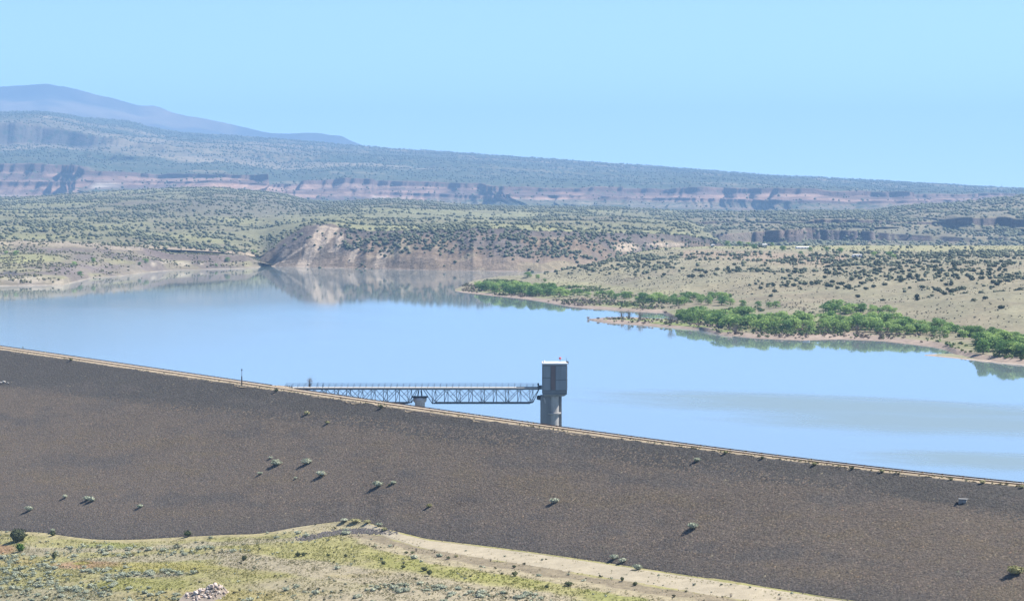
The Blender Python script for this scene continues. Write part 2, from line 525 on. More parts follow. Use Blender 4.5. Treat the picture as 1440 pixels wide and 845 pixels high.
# crest edges of the dam: rows of the picture where the two edges of the crest lie, smoothed, at height 11.5
CRZ = 11.5
dn = np.array([(0,492.5),(100,506),(200,520.5),(280,533.5),(380,549.5),(480,564),(593,577),(760,600.5),(860,616),(940,629),(1140,651.4),(1240,663.5),(1440,685.5)])
up = np.array([(0,486.3),(100,501),(200,516),(280,528),(400,543.6),(480,556.8),(593,571.8),(760,596.5),(860,611),(940,622.5),(1140,646),(1240,657.8),(1440,680)])
pd = np.polyfit(dn[:, 0] / 1000, dn[:, 1], 3); pu = np.polyfit(up[:, 0] / 1000, up[:, 1], 3)
def ext(p, x):
    x = np.asarray(x, float) / 1000
    lo, hi = -0.05, 1.5
    y = np.polyval(p, np.clip(x, lo, hi)); d = np.polyder(p)
    return y + np.where(x < lo, (x - lo) * 128, 0) + np.where(x > hi, (x - hi) * 105, 0)
def dnY(px): return (CAMZ - CRZ) * F / (ext(pd, px) - HOR)
def upY(px): return (CAMZ - CRZ) * F / (ext(pu, px) - HOR)
DPX = np.linspace(-330, 2000, 800)
def W3(px, Y, z): return np.stack([(px - 720) / F * Y, Y, np.broadcast_to(z, np.shape(Y)).astype(float)], -1)
a0 = W3(np.array([0.0]), dnY(np.array([0.0])), CRZ)[0]; a1 = W3(np.array([1300.0]), dnY(np.array([1300.0])), CRZ)[0]
cd = (a1 - a0)[:2]; cd = cd / np.linalg.norm(cd)
ndn = np.array([cd[1], -cd[0]])                  # horizontal normal, downstream (towards the camera)
if ndn[1] > 0: ndn = -ndn

toe_pts = [(-330,738),(-100,744),(0,746.5),(60,749),(100,755),(130,758.5),(160,759.5),(200,758.5),(260,755),(320,752),(360,751),(384,748),(410,742.5),
           (440,738),(475,733.5),(500,732),(522,736),(540,743),(560,748),(600,758),(700,770),(760,778),(840,789.5),(960,808),(1060,822.5),(1160,839),(1210,846),(1440,880),(2000,965)]
tpy = np.interp(DPX, [p[0] for p in toe_pts], [p[1] for p in toe_pts])
k5 = np.ones(7) / 7
tpy = np.convolve(np.pad(tpy, 3, mode='edge'), k5, 'valid')
SL = 2.2
wlo, whi = np.zeros_like(DPX), np.full_like(DPX, 160.0)
e0 = W3(DPX, dnY(DPX), CRZ)
# perpendicular offset w of the toe so that a 1:SL face shows its foot at tpy
tX = tY = tZ = None
for _ in range(60):
    w = (wlo + whi) / 2
    tZ = CRZ - w / SL
    tY = (CAMZ - tZ) * F / (tpy - HOR)
    tX = (DPX - 720) / F * tY
    perp = (tX - a0[0]) * ndn[0] + (tY - a0[1]) * ndn[1]
    too_far = perp > w
    wlo = np.where(too_far, w, wlo); whi = np.where(too_far, whi, w)
tk = np.ones(15) / 15
tZ = np.convolve(np.pad(tZ, 7, mode='edge'), tk, 'valid')
tY = (CAMZ - tZ) * F / (tpy - HOR)
TOE = W3(DPX, tY, tZ); TOE[:, 0] = (DPX - 720) / F * tY

dam = empty('earth_dam', tuple(e0[300]))
tag(dam, 'long dark rock-faced earth dam crossing the view between the lake and the dry flat', 'dam')
dinv = -Vector(dam.location)
def into_dam(V): return V - np.array(dam.location)
EU = W3(DPX, upY(DPX), CRZ)
nr_face = 60
ts = np.linspace(0, 1, nr_face + 1)
face_rows = [e0*(1-t) + TOE*t for t in ts]
last = face_rows[-1].copy(); d = TOE - e0; d /= np.linalg.norm(d[:, :2], axis=1)[:, None]
under = TOE + d * 0.4 + np.array([0, 0, -0.6])
heel = EU.copy(); heel[:, :2] -= ndn * 40; heel[:, 2] = CRZ - 20
rows_ = [heel] + [heel*(1-t) + EU*t for t in (0.25, 0.5, 0.75)] + [EU] + face_rows + [under]
DV = np.array(rows_)
fx, fy = DV[..., 0], DV[..., 1]
und = np.zeros(DV.shape[:2]); und[6:-2] = 1
DV[..., 2] += und * 0.16 * fbm(fx / 7, fy / 7, 5, 4)
# colour of the rock bed: fresh dark rock in a belt under the crest, browner weathered rock below
def rock_tone(px, py, fy_t):
    n = fbm(px / 130, py / 26, 21, 4) * 0.5 + fbm(px / 30, py / 9, 23, 3) * 0.25
    c = np.ones(px.shape + (3,)) * np.array([0.152, 0.131, 0.121])
    edge = 0.20 + 0.05 * n + 0.10 * sstep(900, 200, px) * 0.5
    c = mixc(c, 1 - sstep(edge - 0.025, edge + 0.025, fy_t), (0.090, 0.088, 0.092))
    c = mixc(c, sstep(0.05, 0.3, n) * sstep(0.2, 0.4, fy_t), (0.160, 0.135, 0.113))
    c = mixc(c, sstep(0.86, 0.96, fy_t + 0.05 * n) * 0.7, (0.118, 0.110, 0.112))
    c = mixc(c, sstep(-0.05, -0.3, n) * 0.85, (0.118, 0.110, 0.113))
    return c
PXD, PYD = proj(DV)
tt = np.zeros(DV.shape[:2]); tt[5:5+nr_face+1] = ts[:, None]; tt[-1] = 1
dcol = rock_tone(PXD, PYD, tt) * np.array([0.95, 0.885, 0.75])
ii = np.arange(DV.shape[0]*DV.shape[1]).reshape(DV.shape[:2])
dfc = np.stack([ii[:-1, 1:], ii[:-1, :-1], ii[1:, :-1], ii[1:, 1:]], -1).reshape(-1, 4)
np_obj('embankment', into_dam(DV.reshape(-1, 3)), dfc, 4, mat=M['embank'], colr=dcol.reshape(-1, 3), parent=dam, smooth=True)
# crest: gravel road sheet, a little narrower than the crest, and its edge strips
def strip(t0, t1, dz, n=2):
    return np.array([EU*(1-t) + e0*t + np.array([0, 0, dz]) for t in np.linspace(t0, t1, n)])
def strip_obj(name, t0, t1, dz, mat, n=4, rag=0.0, seed=3, thick=0.0):
    S_ = strip(t0, t1, dz, n)
    if rag:
        rg = rag * fbm(DPX / 9, DPX * 0, seed, 4)
        S_[-1, :, :2] += ndn * rg[:, None]
        S_[-1, :, 2] -= 0.03 + np.maximum(rg + 0.15, 0) / SL
    q = np.arange(S_.shape[0]*S_.shape[1]).reshape(S_.shape[:2])
    f = np.stack([q[:-1, 1:], q[:-1, :-1], q[1:, :-1], q[1:, 1:]], -1).reshape(-1, 4)
    return np_obj(name, into_dam(S_.reshape(-1, 3)), f, 4, mat=mat, parent=dam)
M['shoulder'] = flat_mat('crest_shoulder', (0.38, 0.305, 0.205), 0.95, 0.35, 0.65, 1.25)
strip_obj('crest_road', 0.06, 0.60, 0.05, M['road'])
strip_obj('road_shoulder', 0.62, 1.02, 0.07, M['shoulder'], 5, rag=1.1)
strip_obj('road_edge', -0.04, 0.045, 0.07, M['shoulder'])

# riprap stones
class FaceLoft(Loft):
    def __init__(s, rows, px):
        s.px = px
        A = np.array(rows)
        s.X, s.Y, s.Z = A[..., 0], A[..., 1], A[..., 2]
        s.finish()
face = FaceLoft([DV[5 + k] for k in range(nr_face, -1, -1)], DPX)
face.T = np.repeat(ts[::-1][:, None], len(DPX), 1)
NST = 90000
g = np.random.default_rng(5)
P = face.sample(NST, lambda px, py, X, Y, Z: np.where(py > 870, 0.0, 1.0), 3, pxr=(-60, 1500))
ppx, ppy = proj(P)
ec = ext(pd, ppx); tc_ = np.interp(ppx, DPX, tpy)
tface = ((P[:, 0]-a0[0])*ndn[0] + (P[:, 1]-a0[1])*ndn[1]) / np.maximum(np.interp(ppx, DPX, (TOE[:, 0]-a0[0])*ndn[0] + (TOE[:, 1]-a0[1])*ndn[1]), 1)
tone = rock_tone(ppx, ppy, np.clip(tface, 0, 1))
lum = np.exp(g.normal(0, 0.14, NST))
hue = g.normal(0, 0.032, (NST, 3)) * np.array([1, 0.3, -1])
tone = tone * lum[:, None] * (1 + hue)
rare = g.random(NST)
tone[rare < 0.003] = np.array([0.25, 0.23, 0.19])
tone[(rare > 0.006) & (rare < 0.02)] *= np.array([1.4, 1.25, 1.1])
rocks_t = [t_rock(g) for _ in range(14)]
keep = tface > 0.004
nz = math.hypot(*(ndn / SL)); tilt = (-ndn[0] / SL, -ndn[1] / SL)
rp = scatter('riprap', rocks_t, into_dam(P[keep]), (0.15 + 0.18 * g.random(NST)**2)[keep], M['stone'], tone[keep] * np.array([0.99, 0.925, 0.775]), 3, dam, (0.28, 0.55), tilt)
rp['kind'] = 'stuff'

# lake surface
lpx = np.linspace(-420, 2200, 160)
front = upY(np.clip(lpx, -330, 2000)) + 8
LR = []
for t in np.linspace(0, 1, 50)**1.6:
    Yr = front * (1 - t) + 2600 * t
    LR.append(W3(lpx, Yr, 0.0))
LR = np.array(LR)
m, nt, b = new_mat('lake_water', 0.04)
b.inputs['IOR'].default_value = 1.33
b.inputs['Specular IOR Level'].default_value = 0.5
b.inputs['Base Color'].default_value = (0.145, 0.195, 0.205, 1)
gpos = N(nt, 'ShaderNodeNewGeometry')
# wind lanes: long soft lanes of ripples lying across the lower right of the lake
def lane(cx, cy, ang, rx, ry, amp):
    mp = N(nt, 'ShaderNodeMapping'); mp.vector_type = 'TEXTURE'
    mp.inputs['Location'].default_value = (cx, cy, 0); mp.inputs['Rotation'].default_value = (0, 0, ang); mp.inputs['Scale'].default_value = (rx, ry, 1000)
    nt.links.new(gpos.outputs['Position'], mp.inputs[0])
    ln = N(nt, 'ShaderNodeVectorMath', operation='LENGTH')
    ns = N(nt, 'ShaderNodeTexNoise'); ns.inputs['Scale'].default_value = 1.6; ns.inputs['Detail'].default_value = 4
    nt.links.new(mp.outputs[0], ns.inputs['Vector'])
    ad = N(nt, 'ShaderNodeVectorMath', operation='MULTIPLY_ADD')
    nt.links.new(ns.outputs['Color'], ad.inputs[0]); ad.inputs[1].default_value = (0.9, 0.9, 0); nt.links.new(mp.outputs[0], ad.inputs[2])
    sb = N(nt, 'ShaderNodeVectorMath', operation='SUBTRACT'); nt.links.new(ad.outputs[0], sb.inputs[0]); sb.inputs[1].default_value = (0.45, 0.45, 0)
    nt.links.new(sb.outputs[0], ln.inputs[0])
    r = N(nt, 'ShaderNodeMapRange'); r.interpolation_type = 'SMOOTHSTEP'
    nt.links.new(ln.outputs['Value'], r.inputs[0])
    r.inputs[1].default_value = 1.25; r.inputs[2].default_value = 0.2; r.inputs[3].default_value = 0; r.inputs[4].default_value = amp
    return r.outputs[0]
def lake_xy(px, py): 
    Y = lakeY(py); return (px - 720) / F * Y, Y
lanes = []
for (xa, ya, xb, yb, half, amp) in ((810,551,1700,598,22,1.0),(1000,576,1700,614,25,1.0),(1190,636,1700,664,18,1.0),(-420,474,640,462,62,0.22)):
    p, q = lake_xy(xa, ya), lake_xy(xb, yb)
    cx, cy = (p[0]+q[0])/2, (p[1]+q[1])/2
    ang = math.atan2(q[1]-p[1], q[0]-p[0]); rx = math.hypot(q[0]-p[0], q[1]-p[1]) / 2 * 1.1
    ry = half / (CAMZ * F / cy**2) * abs(math.cos(ang)) 
    lanes.append(lane(cx, cy, ang, rx, ry, amp))
tot = lanes[0]
for l in lanes[1:]:
    mx = N(nt, 'ShaderNodeMath', operation='MAXIMUM'); nt.links.new(tot, mx.inputs[0]); nt.links.new(l, mx.inputs[1]); tot = mx.outputs[0]
rr = N(nt, 'ShaderNodeMapRange'); nt.links.new(tot, rr.inputs[0]); rr.inputs[3].default_value = 0.035; rr.inputs[4].default_value = 0.36
nt.links.new(rr.outputs[0], b.inputs['Roughness'])
wv = noise_node(nt, 0.25, 3, 0.5, (1, 0.35, 1))
bn = N(nt, 'ShaderNodeBump'); bn.inputs['Distance'].default_value = 0.01; bn.inputs['Strength'].default_value = 0.6
nt.links.new(wv, bn.inputs['Height']); nt.links.new(bn.outputs[0], b.inputs['Normal'])
M['water'] = m
q = np.arange(LR.shape[0]*LR.shape[1]).reshape(LR.shape[:2])
lf = np.stack([q[:-1, :-1], q[:-1, 1:], q[1:, 1:], q[1:, :-1]], -1).reshape(-1, 4)
tag(np_obj('lake', LR.reshape(-1, 3), lf, 4, mat=M['water'], smooth=True), kind='structure')

# ------------------------------------------------------------------ the flat below the dam
zs = np.convolve(np.pad(tZ, 60, mode='edge'), np.ones(121) / 121, 'valid')
FR = []
toe_in = TOE - d * 0.8 + np.array([0, 0, -0.5])
FR.append(toe_in); FR.append(TOE + np.array([0, 0, 0.05]))
bot = np.maximum(tpy + 40, 860)
prevY = tY.copy()
nfl = 110
for k in range(1, nfl + 1):
    py = tpy + (bot - tpy) * (k / nfl)**1.0
    bl = 1 - np.exp(-(py - tpy) / 15.0)
    z = tZ * (1 - bl) + (zs - 0.4) * bl - (py - tpy) * 0.006
    Y = (CAMZ - z) * F / (py - HOR)
    Y = np.minimum(Y, prevY - 0.12)
    z = CAMZ - Y * (py - HOR) / F
    FR.append(W3(DPX, Y, 0)); FR[-1][:, 2] = z; FR[-1][:, 0] = (DPX - 720) / F * Y
    prevY = Y
for Yf, zz in ((230, -14), (120, -17), (-150, -20)):
    s_ = np.minimum(prevY * 0.75, Yf) if Yf > 0 else np.full_like(prevY, Yf)
    xx = (DPX - 720) / F * 320
    FR.append(np.stack([xx, s_, np.full_like(s_, zz) if Yf < 200 else np.minimum(FR[-1][:, 2] - 2, zz + 6)], -1)); prevY = s_
FA = np.array(FR)
mid_ = FA[3:-3]
FA[3:-3, :, 2] += 0.22 * fbm(mid_[..., 0] / 6, mid_[..., 1] / 6, 31, 5) + 0.25 * fbm(mid_[..., 0] / 28, mid_[..., 1] / 28, 33, 3)
def floor_col(px, py):
    qx = px + 16 * fbm(px / 40, py / 8, 41, 3); qy = py + 3.0 * fbm(px / 35, py / 7, 43, 4)
    ty = np.interp(qx, DPX, tpy)
    below = qy - ty
    n1 = fbm(px / 30, py / 6, 45, 4); n2 = fbm(px / 9, py / 3, 47, 3)
    c = np.ones(px.shape + (3,)) * np.array([0.35, 0.325, 0.17])
    c = mixc(c, sstep(0.0, 0.5, n1) * 0.7, (0.33, 0.32, 0.155))
    c = mixc(c, sstep(0.0, 0.5, -n1) * 0.6, (0.38, 0.33, 0.235))
    pale = (0.43, 0.375, 0.285)
    # left: grey sandy lanes between sage, red soil
    c = mixc(c, band(qx, qy, [(60,772),(190,771),(330,763),(440,756)], 2.0, 2.5) * 0.9, (0.385, 0.345, 0.28))
    c = mixc(c, band(qx, qy, [(120,788),(250,783),(330,781)], 3, 3) * 0.8, (0.37, 0.33, 0.275))
    c = mixc(c, blob(qx, qy, 8, 771, 20, 6) * 0.9, (0.36, 0.225, 0.155))
    c = mixc(c, blob(qx, qy, 50, 774, 22, 8) * 0.8, (0.35, 0.31, 0.265))
    c = mixc(c, blob(qx, qy, 125, 794, 55, 5) * 0.85, (0.385, 0.245, 0.175))
    c = mixc(c, blob(qx, qy, 20, 790, 40, 5) * 0.6, (0.40, 0.32, 0.155))
    c = mixc(c, blob(qx, qy, 80, 838, 160, 12) * 0.75, (0.33, 0.30, 0.245))
    c = mixc(c, band(qx, qy, [(160,811),(215,808),(262,804)], 2.5, 2) * 0.8, (0.33, 0.30, 0.27))
    # yellow-green flushes
    c = mixc(c, blob(qx, qy, 205, 822, 75, 10) * 0.85, (0.30, 0.295, 0.11))
    c = mixc(c, blob(qx, qy, 235, 797, 90, 7) * 0.75, (0.36, 0.325, 0.115))
    c = mixc(c, blob(qx, qy, 160, 768, 40, 3) * 0.7, (0.27, 0.30, 0.10))
    c = mixc(c, blob(qx, qy, 118, 792, 14, 2) * 0.8, (0.33, 0.31, 0.08))
    c = mixc(c, blob(qx, qy, 345, 785, 45, 4) * 0.7, (0.29, 0.295, 0.10))
    c = mixc(c, blob(qx, qy, 360, 775, 60, 7) * 0.4, (0.36, 0.33, 0.14))
    c = mixc(c, blob(qx, qy, 390, 812, 90, 14) * 0.55, (0.34, 0.31, 0.135))
    c = mixc(c, blob(qx, qy, 330, 838, 160, 10) * 0.7, (0.40, 0.335, 0.165))
    # bare grey ground in the middle and lower right
    bare = np.maximum(band(qx, qy, [(310,784),(360,790),(420,797),(560,815),(640,828),(800,850)], 9, 6), blob(qx, qy, 600, 840, 190, 17))
    bare = np.maximum(bare, blob(qx, qy, 440, 822, 90, 12) * 0.8)
    c = mixc(c, bare * 0.9, (0.385, 0.335, 0.285))
    c = mixc(c, blob(qx, qy, 500, 806, 60, 5) * 0.5 * sstep(-.1, .3, n1), (0.38, 0.32, 0.18))
    # grass belt beside the track
    gb = band(qx, qy, [(400,773),(470,772),(540,784),(600,797),(700,811),(800,826),(900,842),(1000,858)], 8.5, 5)
    c = mixc(c, gb * 0.85, (0.335, 0.315, 0.15))
    c = mixc(c, band(qx, qy, [(530,786),(600,797),(700,811),(760,819)], 7, 3) * 0.85 * sstep(-0.35, 0.1, n1), (0.29, 0.29, 0.105))
    c = mixc(c, band(qx, qy, [(830,836),(960,858)], 6, 4) * 0.7, (0.26, 0.275, 0.10))
    # track, its brown rut belt and pale verge
    c = mixc(c, band(below * 0 + qx, below, [(505,26),(560,24),(700,31),(900,36),(1300,44)], 4.5, 3) * 0.9, (0.395, 0.34, 0.275))
    c = mixc(c, band(qx, below, [(505,17),(560,15.5),(700,23),(900,27),(1300,33)], 3.8, 2.5) * 0.95, (0.27, 0.225, 0.185))
    # pale strip along the dam foot
    lip = (1 - sstep(2.0, 5.5, below + 2*n1)) * sstep(-4, -2, below) * (px < 520)
    c = mixc(c, lip * 0.9, (0.40, 0.35, 0.225))
    c = mixc(c, blob(qx, qy, 470, 743, 100, 8) * 0.9, pale)
    c = c * (1 + 0.14 * n2[..., None]) * np.array([1.0, 0.985, 0.80])
    return c
PXF, PYF = proj(FA)
PXF[-3:] = PXF[-4]; PYF[-3:] = 900
fcol = floor_col(PXF, PYF)
q = np.arange(FA.shape[0]*FA.shape[1]).reshape(FA.shape[:2])
ff = np.stack([q[:-1, 1:], q[:-1, :-1], q[1:, :-1], q[1:, 1:]], -1).reshape(-1, 4)
tag(np_obj('valley_floor', FA.reshape(-1, 3), ff, 4, mat=M['floor'], colr=fcol.reshape(-1, 3), smooth=True), kind='structure')
class FloorLoft(FaceLoft): pass
floor_ = FloorLoft([FA[k] for k in range(len(FA) - 4, 0, -1)], DPX)

# gravel track on the flat, along the foot of the dam
tpx = np.linspace(512, 1500, 420)
TR = []
for k in np.linspace(0, 1, 9):
    row = []
    for x in tpx:
        foot = np.interp(x, DPX, tpy)
        wd = np.interp(x, [512, 560, 700, 900, 1300], [7, 11, 17, 20, 26])
        rag = 0.8 * fbm(np.array(x / 11), np.array(k * 3.0), 51, 3)
        p_ = floor_.pt(x, foot + 1.2 + (wd + rag) * k)
        row.append(p_ + np.array([0, 0, 0.05 if 0 < k < 1 else -0.01]))
    TR.append(row)
TR = np.array(TR)
q = np.arange(TR.shape[0]*TR.shape[1]).reshape(TR.shape[:2])
tf_ = np.stack([q[:-1, 1:], q[:-1, :-1], q[1:, :-1], q[1:, 1:]], -1).reshape(-1, 4)
tcol = np.ones(TR.shape) * np.array([0.45, 0.39, 0.28])
tcol *= (1 + 0.10 * fbm(TR[..., 0] / 5, TR[..., 1] / 5, 53, 4))[..., None]
tag(np_obj('gravel_track', TR.reshape(-1, 3), tf_, 4, mat=M['track'], colr=tcol.reshape(-1, 3), smooth=True), kind='structure')

# ------------------------------------------------------------------ far terrain
# --- mountains
ms = [(-700,150),(-300,135),(-120,130),(0,122),(30,121),(65,118),(90,122),(130,132),(170,141),(195,149),(215,149),(226,152),(240,158),(265,164),(290,167),(310,171),(330,176),
      (355,182),(380,187),(400,188),(430,186.5),(460,189),(480,192),(497,200),(540,215),(600,232),(900,285),(2200,345)]
c_top = [(x, y, 16000) for x, y in ms]
c_mid = [(x, (y + 250) / 2 + 4, 14200) for x, y in ms]
c_bot = [(x, 262, 12500) for x, y in ms]
c_back = [(x, 300, 19500) for x, y in ms]
mt = Loft(-700, 2200, 700, [c_bot, c_mid, c_top, c_back], [22, 26, 10], seed=1,
          bumps=lambda X, Y, Wt, PX: np.where(Wt < 2, 190 * sstep(620, 420, PX) * np.sin(np.clip(Wt, 0, 2) * 1.57)**2 * ridged(X / 1500, Y / 1500, 3, 5) - 60, 0) * (Wt < 1.97) + 5 * fbm(X / 90, Y / 200, 9, 3) * (Wt > 1.9))
mc = np.ones(mt.X.shape + (3,)) * np.array([0.085, 0.09, 0.08])
mc = mixc(mc, sstep(0.05, 0.4, fbm(mt.X / 700, mt.Y / 700, 61, 4)), (0.22, 0.18, 0.13))
tag(mt.build('mountain_range', M['mount'], mc), kind='structure')

# --- far mesa: red cliffs and a wooded tableland rising to the left
sk = [(-700,172),(-200,163),(0,158),(60,157.5),(90,160),(115,165),(140,166.5),(180,170),(210,178),(240,184),(260,187),(330,191),(400,196),(480,203),(560,209),(640,214),(720,220),
      (800,225),(880,231),(960,237),(1040,243),(1100,247.5),(1150,248.5),(1170,250.5),(1240,254),(1320,259),(1400,263),(1440,266),(1600,275),(2200,296)]
rim = [(-700,228),(0,230),(60,232),(110,235),(142,238),(160,243),(240,243),(330,247),(350,252),(380,260),(420,261),(460,253),(480,250),(560,255),(640,258),(720,262),(800,264),(900,265),(960,262),(1000,263),
       (1080,266),(1160,268),(1240,272),(1340,273),(1440,272),(1600,278),(2200,292)]
foot = [(-700,272),(0,272),(100,271),(160,264),(200,262),(300,264),(400,276),(480,279),(560,280),(700,285),(800,284),(900,287),(1000,290),(1100,293),(1200,294),(1260,292),(1350,286),(1440,283),(1600,288),(2200,300)]
base = [(x, 304, 5900) for x, y in foot]
def up_(x, y, t):
    return y - t * (y - np.interp(x, [p[0] for p in rim], [p[1] for p in rim]))
lowr = [(x, y + 8, 6350) for x, y in foot]
ftc = [(x, y, 6560) for x, y in foot]
l1 = [(x, up_(x, y, 0.27), 6625) for x, y in foot]
l2 = [(x, up_(x, y, 0.42), 6632) for x, y in foot]
l3 = [(x, up_(x, y, 0.46), 6685) for x, y in foot]
tal = [(x, up_(x, y, 0.62), 6725) for x, y in foot]
clb = [(x, up_(x, y, 0.74), 6755) for x, y in foot]
clf = [(x, y, 6764) for x, y in rim]
top1 = [(x, y - 1.5, 6850) for x, y in rim]
def lerpc(t, Y):
    out = []
    for x, y in sk:
        yr = np.interp(x, [p[0] for p in rim], [p[1] for p in rim]) - 2.5
        out.append((x, yr*(1-t) + y*t, Y))
    return out
esc0 = [(x, y + (13 if x < 60 else 6 if x < 140 else 0), Y) for x, y, Y in lerpc(0.48, 8300)]
esc1 = [(x, y - (6 if x < 60 else 4 if x < 140 else 0), Y) for x, y, Y in lerpc(0.62, 8350)]
def mesa_j(X, Y, Wt):
    wgt = np.interp(Wt, [0, 1, 2, 8, 9, 9.6, 10, 11, 12, 13], [0.2, 0.6, 1, 1, 0.9, 0.3, 0.8, 0.8, 0, 0])
    px_ = 720 + X / Y * F
    spur = 0
    for p_, w_, a_ in ((155, 40, 260), (345, 36, 240), (460, 25, 130), (765, 26, 130), (860, 30, 250), (975, 22, 140), (1120, 40, 300), (1220, 34, 280), (1335, 40, 130)):
        d_ = np.where(px_ < p_, (px_ - p_) / (2.0 * w_), (px_ - p_) / w_)
        spur = spur + a_ * np.exp(-d_**2)
    up = Wt > 9.5
    return -spur * np.interp(Wt, [0.5, 1.5, 3, 8, 9, 9.4], [0, 0.9, 1, 1, 0.5, 0]) + wgt * (210 * fbm(X / 420, X * 0 + up * 3.0, 71, 4) + (1 - 0.65*up) * 130 * ridged(X / 150, X * 0 + up * 2.0 + (Wt > 4.4) * 0.35, 73, 3) + (1 - 0.8*up) * 46 * ridged(X / 44, X * 0 + up * 2.0 + (Wt > 4.4) * 0.5, 74, 3))
def mesa_b(X, Y, Wt, PX):
    a = np.interp(Wt, [0, 1, 2, 3, 5, 7, 8, 9, 10, 11, 12, 13], [0, 6, 9, 4, 4, 4, 3, 5, 14, 14, 2, 0])
    hill = np.exp(-((PX - 45) / 70)**2) * np.exp(-((Wt - 11.3) / 0.5)**2) * 20
    rimv = 7 * fbm(X / 130, X * 0, 76, 3) * np.interp(Wt, [6, 7, 8, 9, 9.6], [0, 0.6, 1, 0.6, 0])
    return a * fbm(X / 300, Y / 300, 75, 5) + a * 0.7 * ridged(X / 150, Y / 500, 77, 4) - a*0.3 + hill + rimv + 2.2 * fbm(X / 14, Y / 60, 79, 2) * (Wt > 11.6)
mesa = Loft(-700, 2200, 1500, [base, lowr, ftc, l1, l2, l3, tal, clb, clf, top1, esc0, esc1, [(x, y, 10800) for x, y in sk], [(x, 300, 12400) for x, y in sk]],
            [3, 6, 6, 5, 4, 5, 4, 5, 4, 13, 7, 13, 3], bumps=mesa_b, jitter=mesa_j)
Wm = np.repeat(mesa.W[:, None], len(mesa.px), 1)
c = np.ones(mesa.X.shape + (4,)) * np.array([0.135, 0.126, 0.075, 0.75])
n1 = fbm(mesa.X / 500, mesa.Y / 220, 81, 5); n2 = fbm(mesa.X / 160, mesa.Z / 14, 83, 4); n3 = fbm(mesa.X / 1400, mesa.Y / 500, 85, 4)
def mix4(c, m, rgba): return c * (1 - np.clip(m, 0, 1)[..., None]) + np.array(rgba) * np.clip(m, 0, 1)[..., None]
c = mix4(c, sstep(0.12, 0.3, n1) * (Wm > 9), (0.28, 0.235, 0.15, 0.35))
c = mix4(c, sstep(0.1, 0.3, fbm(mesa.X / 900, mesa.Y / 110, 86, 4)) * (Wm > 9) * 0.8, (0.075, 0.085, 0.05, 0.95))
c = mix4(c, sstep(0.05, 0.35, -n3) * (Wm > 9) * 0.6, (0.12, 0.125, 0.075, 0.8))
c = mix4(c, sstep(0.16, 0.3, n3) * (Wm > 9.6) * (Wm < 12) * (mesa.PX < 520) * 0.6, (0.30, 0.24, 0.155, 0.25))
red = sstep(1.3, 1.8, Wm) * (1 - sstep(8.05, 8.4, Wm))
rc = np.ones(mesa.X.shape + (4,)) * np.array([0.30, 0.185, 0.138, 0.30])
rc = mix4(rc, sstep(0.0, 0.4, n2), (0.42, 0.27, 0.195, 0.12))
rc = mix4(rc, sstep(0.0, 0.3, -n2) * 0.9, (0.15, 0.105, 0.09, 0.5))
rc = mix4(rc, sstep(0.28, 0.42, fbm(mesa.X / 300, mesa.Z / 20, 87, 4)) * (Wm < 2.6) * 0.7, (0.45, 0.38, 0.31, 0.1))
rc = mix4(rc, blob(mesa.PX, mesa.PY, 150, 264, 22, 9), (0.52, 0.45, 0.37, 0.05))
strata = vnoise(mesa.X / 260, (mesa.Z + 3 * fbm(mesa.X / 60, mesa.Y / 60, 88, 3)) / 5.0, 89)
rc = mix4(rc, sstep(0.58, 0.72, strata) * 0.75, (0.13, 0.09, 0.078, 0.3))
rc = mix4(rc, sstep(0.36, 0.26, strata) * 0.5, (0.38, 0.255, 0.19, 0.1))
rc = mix4(rc, np.maximum(sstep(6.8, 7.1, Wm) * (1 - sstep(7.95, 8.1, Wm)), 0.7 * sstep(2.9, 3.1, Wm) * (1 - sstep(3.9, 4.1, Wm))) * 0.75, (0.15, 0.10, 0.085, 0.35))
c = mix4(c, (sstep(9.9, 10.1, Wm) * (1 - sstep(10.95, 11.1, Wm))) * (mesa.PX < 150) * 0.8, (0.12, 0.10, 0.085, 0.5))
c = c * (1 - red[..., None]) + rc * red[..., None]
c = mix4(c, band(mesa.PX, mesa.PY, [(0,277),(2200,303)], 2, 6) * (mesa.PX > 600) * 0.6, (0.15, 0.15, 0.085, 0.7))
tag(mesa.build('mesa', M['far'], c), kind='structure')

# --- canyon country on the right
cb = [(900,352,2800),(1440,350,2800),(2200,352,2800)]
c1 = [(900,344,3050),(1000,343,3050),(1100,343,3050),(1280,343,3050),(1440,341,3050),(2200,345,3050)]
c1b = [(900,340,3096),(1000,340,3096),(1060,339,3096),(1080,340,3096),(1280,340,3096),(1290,339.5,3096),(1350,340,3096),(1380,338,3096),(1440,337,3096),(2200,340,3096)]
c2 = [(900,333,3110),(1000,331,3110),(1080,323,3110),(1120,320,3110),(1180,321,3110),(1250,325,3110),(1300,331,3110),(1340,334,3110),(1440,332,3110),(2200,335,3110)]
c3 = [(900,319,3340),(1000,316,3350),(1120,314,3350),(1200,314.5,3350),(1300,317,3350),(1440,318,3350),(2200,318,3350)]
c4 = [(900,314,3352),(1000,312,3352),(1130,312,3352),(1150,308,3352),(1235,309,3352),(1260,313,3352),(1330,312,3352),(1350,306,3352),(1420,305,3352),(1440,308,3352),(2200,300,3352)]
c4b = [(900,303,4000),(1000,301,4000),(1150,301,4000),(1240,299,4000),(1300,295,4000),(1440,286,4000),(2200,262,4000)]
c5 = [(900,299,4600),(960,298,4600),(1100,298.5,4600),(1230,296.5,4600),(1250,293,4600),(1290,288,4600),(1350,284.5,4600),(1400,279,4600),(1440,274,4600),(1600,258,4600),(2200,235,4600)]
c6 = [(x, y + 12, 5400) for x, y, Y in c5]
